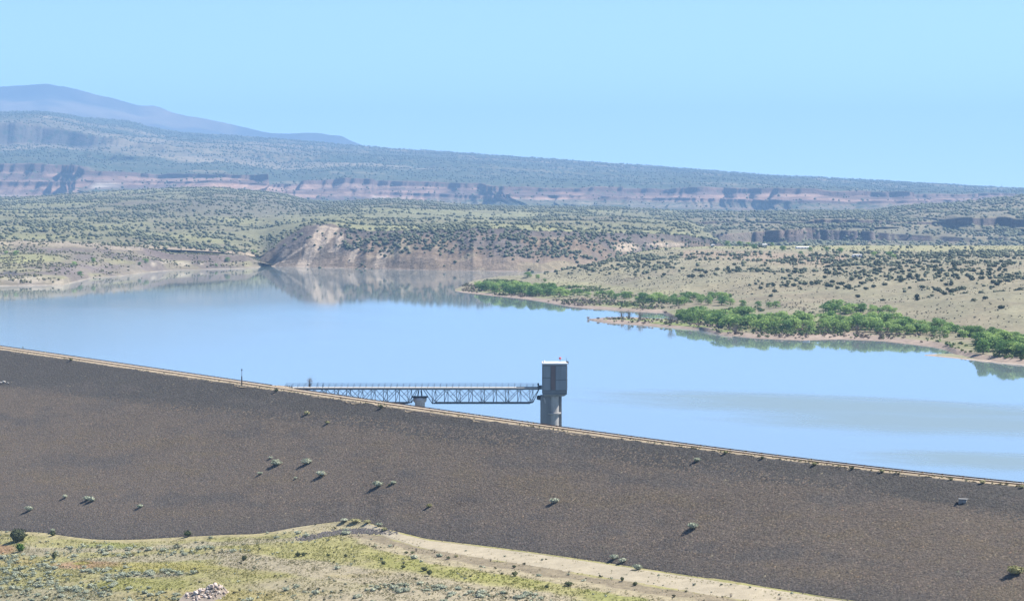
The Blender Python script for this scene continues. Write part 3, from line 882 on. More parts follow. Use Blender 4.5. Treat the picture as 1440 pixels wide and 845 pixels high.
can = Loft(900, 2200, 700, [cb, c1, c1b, c2, c3, c4, c4b, c5, c6], [6, 5, 10, 12, 5, 14, 12, 5],
           jitter=lambda X, Y, Wt: np.interp(Wt, [0, 1, 2, 3, 4, 5, 6, 7, 8], [0.5, 1, 1, 1, 0.7, 0.7, 0.3, 0, 0]) * (230 * fbm(X / 120, X*0 + (Wt > 3.5) * 3, 92, 4) + 34 * ridged(X / 33, X*0 + (Wt > 3.5) * 2, 93, 3)),
           bumps=lambda X, Y, Wt, PX: np.interp(Wt, [0, 1, 2, 3, 4, 5, 6, 7, 8], [2, 2, 0.8, 1, 2, 1, 6, 2, 0]) * (fbm(X / 110, Y / 110, 95, 5) + 0.6 * ridged(X / 80, Y / 160, 97, 3) - 0.2))
Wc = np.repeat(can.W[:, None], len(can.px), 1)
c = np.ones(can.X.shape + (3,)) * np.array([0.21, 0.19, 0.12])
nn = fbm(can.X / 90, can.Y / 90, 99, 5)
c = mixc(c, sstep(0.0, 0.4, nn), (0.265, 0.225, 0.14))
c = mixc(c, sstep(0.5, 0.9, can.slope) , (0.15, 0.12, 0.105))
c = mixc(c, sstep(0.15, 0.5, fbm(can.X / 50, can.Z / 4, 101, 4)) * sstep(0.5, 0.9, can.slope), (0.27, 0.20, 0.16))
tag(can.build('canyon_cliffs', M['mid'], c), kind='structure')

# --- juniper hills behind the bluff and the left shore
bl_rim = [(350,371,2200),(362,366,2205),(385,347,2215),(410,330,2225),(430,318,2232),(450,315.5,2230),(470,315,2225),(482,321,2220),(520,325,2200),(560,324,2185),(600,323,2172),(650,321,2155),
          (700,322,2145),(760,325,2150),(830,328,2190),(900,329,2290),(960,331,2390),(1000,337,2480),(1030,349,2500),(1060,358,2500),(1400,372,2500)]
h0 = [(-700,345,2030),(0,341,2040),(100,344,2080),(200,349,2110),(300,354,2140),(350,359,2160),(365,364,2240),(385,347,2225),(410,330,2240),(430,318,2250)] + [(x, y + 0.5, Y + 30) for x, y, Y in bl_rim[5:]]
h1 = [(-700,312,2850),(0,312,2850),(150,310,2900),(300,312,2950),(370,316,2950),(430,312,2950),(480,308,2800),(600,310,2800),(700,311,2800),(820,313,2800),(960,317,2800),(1000,330,2800),(1030,352,2800),(1400,375,2800)]
h2 = [(-700,290,3650),(0,290,3650),(150,285,3650),(300,281,3650),(370,285,3650),(440,294,3650),(560,290,3700),(700,298,3700),(820,300,3700),(960,304,3700),(1000,322,3700),(1030,352,3700),(1400,370,3700)]
h3 = [(-700,279,4650),(0,277,4650),(60,276,4650),(100,272,4650),(170,267,4650),(240,264,4650),(310,263,4650),(350,267,4650),(400,273,4650),(440,283,4650),(480,283.5,4650),(520,280,4650),(560,279,4650),(600,283,4650),
      (650,287,4650),(720,290,4650),(800,290,4650),(870,291,4650),(960,296,4650),(1000,310,4650),(1030,348,4650),(1400,370,4650)]
h4 = [(x, y + 16, 5300) for x, y, Y in h3]
hills = Loft(-700, 1100, 800, [h0, h1, h2, h3, h4], [26, 22, 22, 8], blur=2, hb=11,
             bumps=lambda X, Y, Wt, PX: np.interp(Wt, [0, 0.15, 1, 2, 2.9, 3.2, 4], [0, 1.5, 6, 6, 1.2, 1.5, 1]) * (fbm(X / 170, Y / 170, 111, 5) + 0.5 * ridged(X / 110, Y / 220, 113, 3) - 0.15))
c = np.ones(hills.X.shape + (3,)) * np.array([0.225, 0.215, 0.12])
nn = fbm(hills.X / 120, hills.Y / 120, 115, 5); nb = fbm(hills.X / 300, hills.Y / 300, 117, 4)
c = mixc(c, sstep(0.05, 0.4, nn) * 0.8, (0.29, 0.28, 0.135))
c = mixc(c, sstep(0.1, 0.5, -nn) * 0.7, (0.215, 0.175, 0.125))
c = mixc(c, blob(hills.PX, hills.PY, 640, 303, 130, 10) * 0.5, (0.27, 0.27, 0.15))
c = mixc(c, blob(hills.PX, hills.PY, 330, 290, 150, 14) * 0.7, (0.165, 0.15, 0.115))
c = mixc(c, sstep(440, 500, hills.PX) * (1 - sstep(0.15, 0.7, np.repeat(hills.W[:, None], len(hills.px), 1))) * 0.8, (0.31, 0.30, 0.145))
c = mixc(c, (1 - sstep(2, 6, np.interp(hills.PX, [p[0] for p in h0], [p[1] for p in h0]) - hills.PY)) * (hills.PX < 365), (0.40, 0.32, 0.225))
tag(hills.build('juniper_hills', M['mid'], c), kind='structure')

# --- basalt bluff
bs = [(340,371),(366,374.5),(430,376),(520,378),(600,380),(690,381.5),(760,382),(830,380),(900,374),(1000,366),(1400,360)]
b_in = [(x, y + 4, lakeY(y) * 0.985) for x, y in bs]
b_sh = [(x, y, lakeY(y)) for x, y in bs]
def toeY(x): return lakeY(np.interp(x, [p[0] for p in bs], [p[1] for p in bs]))
b_be = [(x, y, toeY(x) + 22) for x, y in ((340,370),(366,372.5),(400,367),(430,363),(480,363),(520,360),(600,361.5),(700,366),(760,369),(830,370),(900,366),(1000,361),(1050,366),(1400,376))]
b_mi = [(x, y, toeY(x) * 0.45 + 0.55 * np.interp(x, [p[0] for p in bl_rim], [p[2] for p in bl_rim])) for x, y in ((340,370.5),(366,370),(400,350),(430,337),(480,337),(560,338),(700,339),(830,343),(900,343),(1000,347),(1050,362),(1400,374))]
b_ri = bl_rim
b_bk = [(x, y + 4, Y + 40) for x, y, Y in bl_rim]
def bluff_b(X, Y, Wt, PX):
    a = np.interp(Wt, [0, 1, 1.3, 2, 3, 3.85, 4, 5], [0, 0.2, 1.2, 2.0, 2.6, 1.0, 0.8, 0])
    return a * (fbm(X / 45, Y / 60, 121, 5) + 1.5 * ridged(X / 24, Y / 300, 123, 4) - 0.4)
bluff = Loft(340, 1100, 620, [b_in, b_sh, b_be, b_mi, b_ri, b_bk], [4, 12, 22, 26, 5], bumps=bluff_b)
Wb = np.repeat(bluff.W[:, None], len(bluff.px), 1)
c = np.ones(bluff.X.shape + (3,)) * np.array([0.225, 0.165, 0.115])
nn = fbm(bluff.X / 40, bluff.Y / 60, 125, 5)
c = mixc(c, sstep(0.05, 0.4, nn), (0.31, 0.25, 0.165))
c = mixc(c, sstep(0.1, 0.4, -nn), (0.165, 0.135, 0.115))
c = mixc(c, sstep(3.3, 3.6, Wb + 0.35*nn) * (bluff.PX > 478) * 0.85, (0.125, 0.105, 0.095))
c = mixc(c, (1 - sstep(1.9, 2.3, Wb + 0.3*nn)) * 0.85, (0.27, 0.205, 0.145))
c = mixc(c, sstep(0.12, 0.35, fbm(bluff.X / 60, bluff.Y / 40, 127, 3)) * (Wb < 2) * 0.8, (0.31, 0.26, 0.165))
c = mixc(c, (1 - sstep(1.0, 1.1, Wb + 0.04*nn)) * 0.8, (0.36, 0.285, 0.23))
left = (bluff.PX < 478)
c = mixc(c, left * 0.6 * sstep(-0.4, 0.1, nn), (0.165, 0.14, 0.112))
scar = np.zeros(bluff.X.shape)
for pts, wd in (([(319,452),(330,446),(345,440),(360,433),(373,424)], 9), ([(322,468),(332,462),(345,452),(362,436),(374,428)], 7), ([(330,478),(345,474),(352,466)], 5), ([(345,428),(356,412),(366,398)], 3), ([(352,402),(362,393),(372,384)], 4), ([(338,506),(350,499),(366,492)], 6), ([(352,545),(362,538),(374,533)], 8)):
    xc = np.interp(bluff.PY + 2*nn, [p[0] for p in pts], [p[1] for p in pts])
    ok = (bluff.PY > pts[0][0] - 2) & (bluff.PY < pts[-1][0] + 3)
    scar = np.maximum(scar, (1 - sstep(wd*0.6, wd*1.3, np.abs(bluff.PX - xc + 7*nn))) * ok)
c = mixc(c, scar * 0.9, (0.48, 0.385, 0.29))
c = mixc(c, np.maximum(blob(bluff.PX, bluff.PY, 880, 348, 18, 6), blob(bluff.PX, bluff.PY, 940, 344, 30, 2.5)), (0.46, 0.37, 0.275))
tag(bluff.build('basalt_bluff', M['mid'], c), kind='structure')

# --- left shore terrace
ls = [(-700,425),(-100,406),(0,402.5),(40,402),(88,401),(105,397),(130,391),(170,388.5),(200,384),(240,380.5),(290,379),(340,378),(362,376.5),(372,374),(420,371)]
l_in = [(x, y + 5, lakeY(y) * 0.985) for x, y in ls]
l_sh = [(x, y, lakeY(y)) for x, y in ls]
l_bk = [(x, y - (8 if x < 120 else 3.5), lakeY(y) + 16) for x, y in ls]
l_mid = [(-700,385,1800),(-100,375,1790),(0,372,1800),(60,370,1810),(110,374,1840),(150,375,1900),(200,370,1980),(240,371,2040),(290,371,2080),(340,370,2110),(362,369,2140),(380,372,2180),(420,370.5,2200)]
l_rim0 = [(-700,352,1990),(0,350,1990),(100,353,2010),(200,358,2060),(240,365.5,2078),(290,366.5,2094),(345,367,2122),(362,368,2145),(380,372,2185),(420,370.5,2205)]
l_rim = [(-700,341,2015),(0,339.5,2015),(100,343,2040),(200,349,2078),(240,357,2085),(290,357.5,2100),(345,360,2128),(362,367,2148),(380,371.8,2188),(420,370.4,2207)]
l_top = [(x, y - (1.5 if x < 350 else 0), Y + 60) for x, y, Y in l_rim]
def ls_b(X, Y, Wt, PX):
    a = np.interp(Wt, [0, 1, 2, 3, 4, 5, 6], [0, 0.1, 1.6, 2.6, 1.5, 1.5, 0.4]) * np.interp(PX, [340, 365], [1, 0.2])
    return a * (fbm(X / 26, Y / 26, 131, 5) + 0.5 * ridged(X / 22, Y / 50, 133, 3) - 0.15)
lsh = Loft(-700, 420, 520, [l_in, l_sh, l_bk, l_mid, l_rim0, l_rim, l_top], [4, 8, 24, 14, 8, 6], bumps=ls_b)
Wl = np.repeat(lsh.W[:, None], len(lsh.px), 1)
c = np.ones(lsh.X.shape + (3,)) * np.array([0.225, 0.192, 0.135])
nn = fbm(lsh.X / 30, lsh.Y / 40, 135, 5)
c = mixc(c, sstep(0.0, 0.4, nn) * 0.8, (0.29, 0.27, 0.145))
c = mixc(c, sstep(0.0, 0.3, -nn) * 0.8, (0.165, 0.135, 0.12))
c = mixc(c, blob(lsh.PX, lsh.PY, 30, 364, 60, 7) * 0.7, (0.30, 0.30, 0.125))
c = mixc(c, (Wl > 3.8) * (Wl < 5.1) * sstep(180, 215, lsh.PX) * sstep(358, 345, lsh.PX) * 0.85, (0.155, 0.12, 0.11))
c = mixc(c, (Wl > 4.6) * (lsh.PX < 200) * 0.6, (0.38, 0.31, 0.23))
c = mixc(c, (Wl < 2.0) * sstep(0.0, 0.3, nn) * 0.7, (0.27, 0.225, 0.18))
c = mixc(c, (1 - sstep(1.08, 1.25, Wl + 0.15*nn)) * 0.8, (0.35, 0.30, 0.24))
for (bx, by, rx_, ry_) in ((40,393,30,5),(85,397,6,4),(213,371,4,3),(233,368,8,2.5),(258,371,8,3),(280,370,3,2)):
    c = mixc(c, blob(lsh.PX + 8*nn, lsh.PY + 2*nn, bx, by, rx_, ry_, 0.7) * 0.65, (0.45, 0.39, 0.30))
c = mixc(c, blob(lsh.PX, lsh.PY, 118, 378, 40, 7) * 0.7, (0.20, 0.16, 0.15))
c = mixc(c, blob(lsh.PX, lsh.PY, 170, 377, 40, 6) * 0.6, (0.21, 0.17, 0.155))
c = mixc(c, blob(lsh.PX, lsh.PY, 14, 385, 12, 4), (0.10, 0.09, 0.085))  # shadow of a hole in the headland, painted into the ground colour
tag(lsh.build('lake_shore', M['near'], c), kind='structure')

# --- right shore and its hillside
rs = [(640,409.5),(650,411.5),(690,416),(740,421),(770,426),(800,431),(830,434),(880,437.5),(932,440),(950,449),(970,458),(1005,463),(1012,470),(1060,476),(1100,478),(1130,479),(1180,477.5),(1240,480),(1285,485),
      (1312,488),(1330,492),(1345,499),(1370,505.5),(1400,509),(1440,512.5),(1600,530),(2200,590)]
r_in = [(x, y + 5, lakeY(y) * 0.988) for x, y in rs]
r_sh = [(x, y, lakeY(y)) for x, y in rs]
def rz(pts): return [(x, y, (CAMZ - z) * F / (y - HOR)) for x, y, z in pts]
r_bk = rz([(x, y - np.interp(x, [640, 700, 830, 940, 1100, 1440], [1.5, 4, 4, 4, 8, 8]), np.interp(x, [640, 700, 1440], [0.15, 0.8, 1.3])) for x, y in rs])
r_fl = rz([(640,408,0.2),(665,403,1),(700,402,1.6),(780,408,2),(840,415,2),(900,424,2),(950,430,2),(1000,435,2.2),(1100,447,2.4),(1200,452,2.6),(1300,462,2.6),(1370,470,2.8),(1440,477,3),(1600,490,3),(2200,520,3)])
r_h1 = rz([(640,407.5,0.2),(665,400,1.6),(700,396,3),(780,400,3.5),(840,405,3.5),(900,412,4),(960,417,4.5),(1040,420,5.5),(1100,421,6.5),(1200,424,6.5),(1300,432,6.5),(1380,441,6.5),(1440,446,6.5),(1600,456,7),(2200,480,7)])
r_h2 = rz([(640,407,0.2),(665,397,2.2),(700,391.5,4.2),(780,388,6.5),(840,388,7.5),(900,391,8.5),(960,395,9),(1040,401,9.5),(1100,405,9.5),(1200,406,10.5),(1300,408,11),(1380,412,11),(1440,414,11.5),(1600,420,12),(2200,430,12)])
r_h3 = rz([(640,406.5,0.2),(665,395.5,2.5),(700,389.5,4.8),(740,388,6),(780,384,7.5),(840,374,12),(880,364,15.5),(930,357,18),(1000,358,18.5),(1100,364,18),(1160,366,18),(1200,364,18.5),(1300,368,18),(1380,370,18.2),(1440,370,18.5),(1600,372,19),(2200,375,19)])
r_rm = rz([(640,406.4,0.2),(665,395,2.6),(700,388.8,4.9),(740,387,6.1),(780,382.5,7.9),(840,370.5,13),(880,359.5,17),(930,350.5,20.5),(1000,349,21),(1100,351,21),(1200,353,20.5),(1300,354,20),(1440,354,20),(1600,354,20),(2200,354,20)])
r_ed = rz([(640,406.3,0.2),(665,394.8,2.6),(700,388.5,4.9),(740,386.7,6.1),(780,382,7.9),(840,369.5,13),(880,358,17),(930,348.8,20.6),(1000,346,21.8),(1100,345,21.9),(1200,344.5,21.9),(1300,344.5,21.9),(1440,345,21.6),(1600,345,21.6),(2200,345,21.6)])
r_dr = [(x, (HOR + (CAMZ + 4) * F / (Y * 1.04)), Y * 1.04) for x, y, Y in r_ed]
def rs_b(X, Y, Wt, PX):
    a = np.interp(Wt, [0, 1, 2, 3, 4, 5, 6, 7, 8], [0, 0.05, 0.25, 0.6, 2.6, 4.2, 2.4, 0.25, 0]) * np.interp(PX, [690, 800], [0.25, 1])
    return a * (fbm(X / 70, Y / 90, 141, 5) + 0.7 * ridged(X / 60, Y / 130, 143, 3) - 0.2)
rsh = Loft(640, 2200, 900, [r_in, r_sh, r_bk, r_fl, r_h1, r_h2, r_h3, r_rm, r_ed, r_dr], [4, 6, 12, 16, 20, 22, 14, 12, 4], bumps=rs_b, blur=1)
Wr = np.repeat(rsh.W[:, None], len(rsh.px), 1)
c = np.ones(rsh.X.shape + (3,)) * np.array([0.262, 0.24, 0.15])
nn = fbm(rsh.X / 45, rsh.Y / 60, 145, 5); nl = fbm(rsh.X / 160, rsh.Y / 160, 147, 3)
c = mixc(c, sstep(0.0, 0.45, nn) * 0.8, (0.275, 0.235, 0.15))
c = mixc(c, sstep(0.05, 0.45, -nn) * 0.7, (0.255, 0.21, 0.14))
c = mixc(c, sstep(0.0, 0.3, nl) * (Wr > 4) * 0.6, (0.285, 0.255, 0.155))
c = mixc(c, sstep(6.9, 7.2, Wr + 0.1*nn) * (rsh.PX > 880), (0.315, 0.295, 0.15))
c = mixc(c, sstep(5.6, 6.0, Wr) * (1 - sstep(6.4, 6.8, Wr)) * (rsh.PX > 960) * (rsh.PX < 1190) * 0.7, (0.35, 0.255, 0.18))
c = mixc(c, (Wr > 2) * (Wr < 3.1) * sstep(-0.25, 0.1, nn) * (rsh.PX < 1560) * 0.7, (0.235, 0.25, 0.105))
c = mixc(c, (1 - sstep(1.9, 2.2, Wr + 0.2*nn)), (0.345, 0.27, 0.215))
c = mixc(c, (1 - sstep(1.05, 1.2, Wr)), (0.25, 0.20, 0.165))
c = mixc(c, blob(rsh.PX, rsh.PY, 1123, 464, 9, 4.5), (0.45, 0.33, 0.25))
c = mixc(c, band(rsh.PX, rsh.PY, [(770,398),(830,401),(900,409),(960,414)], 2.5, 2) * 0.6, (0.33, 0.31, 0.165))
tag(rsh.build('shore_hillside', M['near'], c), kind='structure')

# --- low spit in front of the little inlet
sf = [(826,449.5),(850,453.5),(900,457.5),(950,461),(985,464),(1012,471),(1030,474)]
sb_ = [(826,448.6),(850,446.2),(880,445.2),(910,446.5),(940,449),(975,452),(1012,455),(1030,456)]
s0 = [(x, y + 3, lakeY(y) * 0.992) for x, y in sf]
s1 = [(x, y, lakeY(y)) for x, y in sf]
s3 = [(x, y, lakeY(y)) for x, y in sb_]
s2 = [(x, (np.interp(x, [p[0] for p in sf], [p[1] for p in sf]) * 0.6 + y * 0.4) - 1.0, lakeY(np.interp(x, [p[0] for p in sf], [p[1] for p in sf]) * 0.6 + y * 0.4, np.interp(x, [826, 850, 1030], [0.05, 0.5, 1.2]))) for x, y in sb_]
s4 = [(x, y - 2, lakeY(y) * 1.012) for x, y in sb_]
s4 = [(x, HOR + (CAMZ + 1.0) * F / Y, Y) for x, y, Y in s4]
spit = Loft(826, 1030, 160, [s0, s1, s2, s3, s4], [3, 8, 8, 3], bumps=lambda X, Y, Wt, PX: 0.12 * fbm(X / 8, Y / 8, 151, 4) * (Wt > 1.1))
Ws = np.repeat(spit.W[:, None], len(spit.px), 1)
c = np.ones(spit.X.shape + (3,)) * np.array([0.345, 0.27, 0.215])
c = mixc(c, (1 - sstep(1.0, 1.15, Ws)), (0.25, 0.20, 0.165))
c = mixc(c, sstep(1.55, 1.75, Ws) * sstep(-0.2, 0.1, fbm(spit.X / 12, spit.Y / 12, 153, 3)) * (spit.PX > 850), (0.22, 0.26, 0.085))
tag(spit.build('sand_spit', M['near'], c), kind='structure')

# --- smaller spit beyond it on the right
sf = [(1300,499.6),(1320,501.6),(1340,503.6),(1370,506.8),(1400,509.8),(1440,513.2),(1480,517)]
sb_ = [(1300,498.9),(1320,497.2),(1340,497.4),(1370,499.5),(1400,502),(1440,505),(1480,508)]
yfr = lambda x: np.interp(x, [p[0] for p in sf], [p[1] for p in sf])
t0 = [(x, y + 3, lakeY(y) * 0.992) for x, y in sf]
t1 = [(x, y, lakeY(y)) for x, y in sf]
t3 = [(x, y, lakeY(y)) for x, y in sb_]
t2 = [(x, yfr(x) * 0.55 + y * 0.45 - 0.4, lakeY(yfr(x) * 0.55 + y * 0.45, np.interp(x, [1300, 1320, 1480], [0.03, 0.18, 0.3]))) for x, y in sb_]
t4 = [(x, HOR + (CAMZ + 1.0) * F / (lakeY(y) * 1.012), lakeY(y) * 1.012) for x, y in sb_]
spit2 = Loft(1300, 1480, 140, [t0, t1, t2, t3, t4], [3, 8, 8, 3], bumps=lambda X, Y, Wt, PX: 0.10 * fbm(X / 6, Y / 6, 155, 4) * (Wt > 1.1))
Ws2 = np.repeat(spit2.W[:, None], len(spit2.px), 1)
c = np.ones(spit2.X.shape + (3,)) * np.array([0.44, 0.36, 0.285])
c = mixc(c, (1 - sstep(1.0, 1.15, Ws2)), (0.36, 0.29, 0.235))
c = mixc(c, sstep(1.5, 1.7, Ws2) * (spit2.PX > 1318) * 0.7, (0.24, 0.26, 0.13))
tag(spit2.build('sand_spit', M['near'], c), kind='structure')

# ------------------------------------------------------------------ scattered scrub on the far hills
def jtint(n, seed, a=(0.8, 0.8, 0.8), b=(1.25, 1.2, 1.2)):
    g = np.random.default_rng(seed); t = g.random((n, 1)); return np.array(a)*(1-t) + np.array(b)*t
g = np.random.default_rng(77)
J_T = []
for k in range(8):
    parts = []
    for q_ in range(2):
        parts.append(t_lump(g, g.normal()*0.35, g.normal()*0.35, 0.42 + 0.15*g.random(), 0.62+0.2*g.random(), 0.62+0.2*g.random(), 0.55+0.18*g.random(), 0.35))
    J_T.append(t_join(parts))
OCT_V = np.array([(1,0,0),(0,1,0),(-1,0,0),(0,-1,0),(0,0,1),(0,0,-0.6)], float); OCT_F = np.array([(0,1,4),(1,2,4),(2,3,4),(3,0,4),(1,0,5),(2,1,5),(3,2,5),(0,3,5)])
def t_oct(g): return OCT_V * (0.75 + 0.6*g.random((6, 1))) * np.array([1, 1, 0.8]) + np.array([0, 0, 0.4]), OCT_F, np.ones((6, 3)) * (0.85 + 0.3*g.random())
J1_T = [t_oct(g) for _ in range(20)] + [t_lump(g, 0, 0, 0.5, 0.75 + 0.35*g.random(), 0.75 + 0.35*g.random(), 0.7, 0.42) for _ in range(14)]
M['scrub'] = leaf_mat('far_juniper_leaf', (0.10, 0.12, 0.064), (0.15, 0.165, 0.09), trans=0.0)
def dens_h(px, py, X, Y, Z):
    a = fbm(X / 130, Y / 130, 161, 4); b = fbm(X / 40, Y / 40, 163, 3)
    d = 0.08 + 1.6 * np.clip(0.45 + 0.9*a + 1.3*b, 0, 1.6)**1.8
    d = d * (1 - 0.75 * blob(px, py, 640, 303, 110, 9)) * (1 - 0.5*blob(px, py, 330, 300, 110, 16))
    d = d * np.where((px < 365) & (Y < 2130), 0.15, 1)
    return d
P = hills.sample(27000, dens_h, 5, pxr=(-60, 1080))
tag(scatter('hill_junipers', J1_T, P, 0.9 + 2.1*np.random.default_rng(1).random(len(P))**1.7, M['scrub'], jtint(len(P), 3), 5), kind='stuff')
def dens_c(px, py, X, Y, Z): return 0.15 + 1.5*np.clip(0.4 + 1.6*fbm(X / 70, Y / 70, 165, 4), 0, 1.5)**1.8
P = can.sample(15000, dens_c, 6, pxr=(930, 1510))
tag(scatter('canyon_junipers', J1_T, P, 1.1 + 2.8*np.random.default_rng(2).random(len(P))**1.7, M['scrub'], jtint(len(P), 4), 6), kind='stuff')
def dens_b(px, py, X, Y, Z):
    b = fbm(X / 35, Y / 50, 167, 4)
    d = 0.5 + 1.2*sstep(-0.2, 0.3, b)
    d = d * np.where(py > 355 + (px - 520) * 0.035, 0.06, 1.0) * np.where(px < 478, 0.14, 1.0)
    return d
P = bluff.sample(2100, dens_b, 8, pxr=(360, 1080))
tag(scatter('bluff_junipers', J1_T, P, 0.9 + 1.6*np.random.default_rng(3).random(len(P)), M['scrub'], jtint(len(P), 5), 7), kind='stuff')
def dens_m(px, py, X, Y, Z):
    a = fbm(X / 400, Y / 300, 169, 4)
    return (Y > 7300) * (0.15 + sstep(-0.2, 0.3, a)) + 0.25
P = mesa.sample(24000, dens_m, 9, pxr=(-60, 1510))
tag(scatter('mesa_pines', J1_T, P, 2.2 + 2.0*np.random.default_rng(4).random(len(P)), M['scrub'], jtint(len(P), 6), 8, squash=(0.9, 1.5)), kind='stuff')
# shore scrub on the left terrace
def dens_l(px, py, X, Y, Z): return (Z > 1.5) * sstep(-0.2, 0.4, fbm(X / 25, Y / 25, 171, 4)) + 0.02
P = lsh.sample(2200, dens_l, 10, pxr=(-60, 372))
gt = jtint(len(P), 7, (0.55, 0.6, 0.4), (1.0, 1.0, 0.8))
M['shorebrush'] = leaf_mat('shore_brush_leaf', (0.22, 0.20, 0.14), (0.30, 0.27, 0.185), trans=0.0)
tag(scatter('shore_scrub', J_T, P, 0.4 + 0.9*np.random.default_rng(5).random(len(P)), M['shorebrush'], gt, 9), kind='stuff')

# ------------------------------------------------------------------ plants built as single objects
def mesh_from_t(name, t, mat): return np_mesh(name, t[0], t[1], 3, mat=mat, colr=t[2])
def bush_t(g, n, lumps, leaf, tall=0.85):
    cs, rs_ = [], []
    for k in range(lumps):
        a = g.random() * 6.28; r = 0.42 * g.random()
        cs.append((r*math.cos(a), r*math.sin(a), 0.42*tall + 0.18*g.random()*tall)); rs_.append(0.42 + 0.22*g.random())
    parts = [t_leaves(g, cs, rs_, n, leaf, tall)]
    for (x, y, z), r in zip(cs, rs_):
        parts.append(t_lump(g, x, y, z*0.9, r*0.72, r*0.72, r*0.72*tall, 0.2, 0.95))
    return t_join(parts)
g = np.random.default_rng(91)
JUN = [mesh_from_t('juniper_bush', bush_t(g, 70, 3, 0.26), M['juniper']) for _ in range(6)]
SAG = [mesh_from_t('sagebrush', bush_t(g, 170, 5, 0.13, 0.75), M['sage']) for _ in range(6)]
OLV = [mesh_from_t('rabbitbrush', bush_t(g, 170, 5, 0.14, 0.7), M['olive']) for _ in range(3)]
GRN = [mesh_from_t('shrub', bush_t(g, 170, 4, 0.14, 1.0), M['drygreen']) for _ in range(4)]
BRT = [mesh_from_t('shrub', bush_t(g, 260, 5, 0.13, 1.05), M['bright']) for _ in range(1)]
JBIG = mesh_from_t('juniper_tree', t_join([bush_t(g, 900, 9, 0.085, 1.0)]), M['juniper'])
TWG = [mesh_from_t('dry_shrub', t_join([t_twigs(g, 44, 1.0, 0.8, 0.018), t_leaves(g, [(0, 0, 0.6), (0.3, 0, 0.5), (-0.2, 0.2, 0.55)], [0.5, 0.4, 0.4], 60, 0.035, 0.9)]), M['greybrush']) for _ in range(3)]
def tone_mesh(o): pass
def plant(name, meshes, p, size, label, cat, group=None, hs=1.0, k=None):
    me = meshes if not isinstance(meshes, list) else meshes[random.randrange(len(meshes)) if k is None else k]
    o = link(bpy.data.objects.new(name, me))
    o.location = tuple(p); o.scale = (size, size, size * hs); o.rotation_euler = (0, 0, random.random() * 6.28)
    return tag(o, label, cat, group)

def face_pt(px, py): return face.pt(px, py)
def floor_pt(px, py): return floor_.pt(px, py)
def by_px(name, meshes, px, py, wpx, label, cat, on, hs=1.0, group=None):
    """plant whose foot shows at px,py and that shows wpx wide"""
    p = on(px, py)
    return plant(name, meshes, p + np.array([0, 0, 0.02]), wpx * p[1] / F / 1.38, label, cat, group, hs)

# the scattered shrubs growing on the dam face, each told apart by where it grows
FS = [
 (388,654,14,'sage','pale round sagebrush on the dam face, lower left of the pair beneath the bridge start'),
 (430,653,14,'sage','upper right sagebrush in the group of three on the dam below the bridge start'),
 (453,669,13,'sage','lowest, rightmost sagebrush in the group of three on the dam below the bridge start'),
 (380,645,6,'sage','tiny grey sagebrush just above the left round sagebrush on the dam face'),
 (366,667,7,'sage','small dull sagebrush left of and below the group of three on the dam face'),
 (416,673,5,'sage','tiny pale tuft between the two lower sagebrushes of the group on the dam face'),
 (91,700,8,'sage','small pale sagebrush alone on the left dam face, above the sagebrush pair'),
 (123,703,10,'sage','left half of the touching sagebrush pair on the left dam face'),
 (129,705,11,'sage','right half of the touching sagebrush pair on the left dam face'),
 (42,718,11,'sage','round pale sagebrush on the dam face above the big dark juniper'),
 (196,714,9,'sage','pale sagebrush on the left dam face, to the right of the touching pair'),
 (74,748,8,'sage','whitish sagebrush at the dam foot right of the big dark juniper'),
 (74,753,8,'green','small dark green shrub right under the whitish sagebrush at the dam foot'),
 (263,754,11,'green','dark green shrub alone at the dam foot, left of the sandy mound'),
 (531,684,14,'sage','larger of two neighbouring sagebrushes on the dam face straight below the bridge middle'),
 (552,681,9,'sage','smaller grey sagebrush right beside the larger one below the bridge middle'),
 (547,683,5,'olive','tiny straw tuft between the two neighbouring sagebrushes below the bridge'),
 (603,713,9,'olive','yellowish shrub alone low on the dam face above the track bend'),
 (778,707,12,'sage','pale green sagebrush alone on the dam face straight below the tower'),
 (863,786,12,'sage','grey sagebrush near the dam foot by the track, upper one of two'),
 (874,791,11,'sage','grey sagebrush near the dam foot by the track, lower one of two'),
 (898,801,13,'sage','flat washed-out sagebrush at the very edge of the riprap beside the track'),
 (979,649,10,'sage','grey round sagebrush high on the dam face just under the crest right of the tower'),
 (974,743,15,'sage','pale green sagebrush alone halfway down the right dam face'),
 (1425,808,22,'olive','large yellow-green shrub at the lower right on the dark dam face'),
 (430,583,9,'olive','straw coloured shrub high on the dam face below the bridge start, upper of two'),
 (460,596,8,'olive','straw coloured shrub high on the dam face below the bridge start, lower of two'),
 (388,551,8,'green','dark shrub on the crest edge below the bridge abutment'),
 (536,574,9,'green','dark shrub on the crest edge left of the bridge pier'),
 (100,507,8,'olive','small shrub on the far left crest edge'),
 (1020,638,10,'olive','yellowish shrub on the crest edge, first of the row right of the tower'),
 (1072,645,7,'green','small dark shrub on the right crest edge, second of the row from the tower'),
 (1145,654,10,'olive','bushy long-shadowed shrub on the right crest edge, third of the row from the tower'),
 (1198,660,7,'green','small shrub on the right crest edge, fourth of the row from the tower'),
 (1239,664,10,'olive','shrub on the right crest edge, fifth of the row from the tower'),
 (1337,674,8,'olive','shrub on the right crest edge above the concrete box, left of it'),
 (1382,679,11,'olive','widest pale shrub on the crest edge just right of the concrete box'),
 (1436,686,10,'olive','shrub on the crest edge at the right end of the dam'),
]
kinds = {'sage': ('sagebrush', SAG), 'olive': ('rabbitbrush', OLV), 'green': ('shrub', GRN)}
for (x, y, w_, k_, lab) in FS:
    nm, ms_ = kinds[k_]
    if y < ext(pd, x) + 6: w_ *= 0.75
    by_px(nm, ms_, x, y, w_, lab, 'shrub', face_pt if y < np.interp(x, DPX, tpy) - 1 else floor_pt, 0.95, 'shrubs growing on the dam')

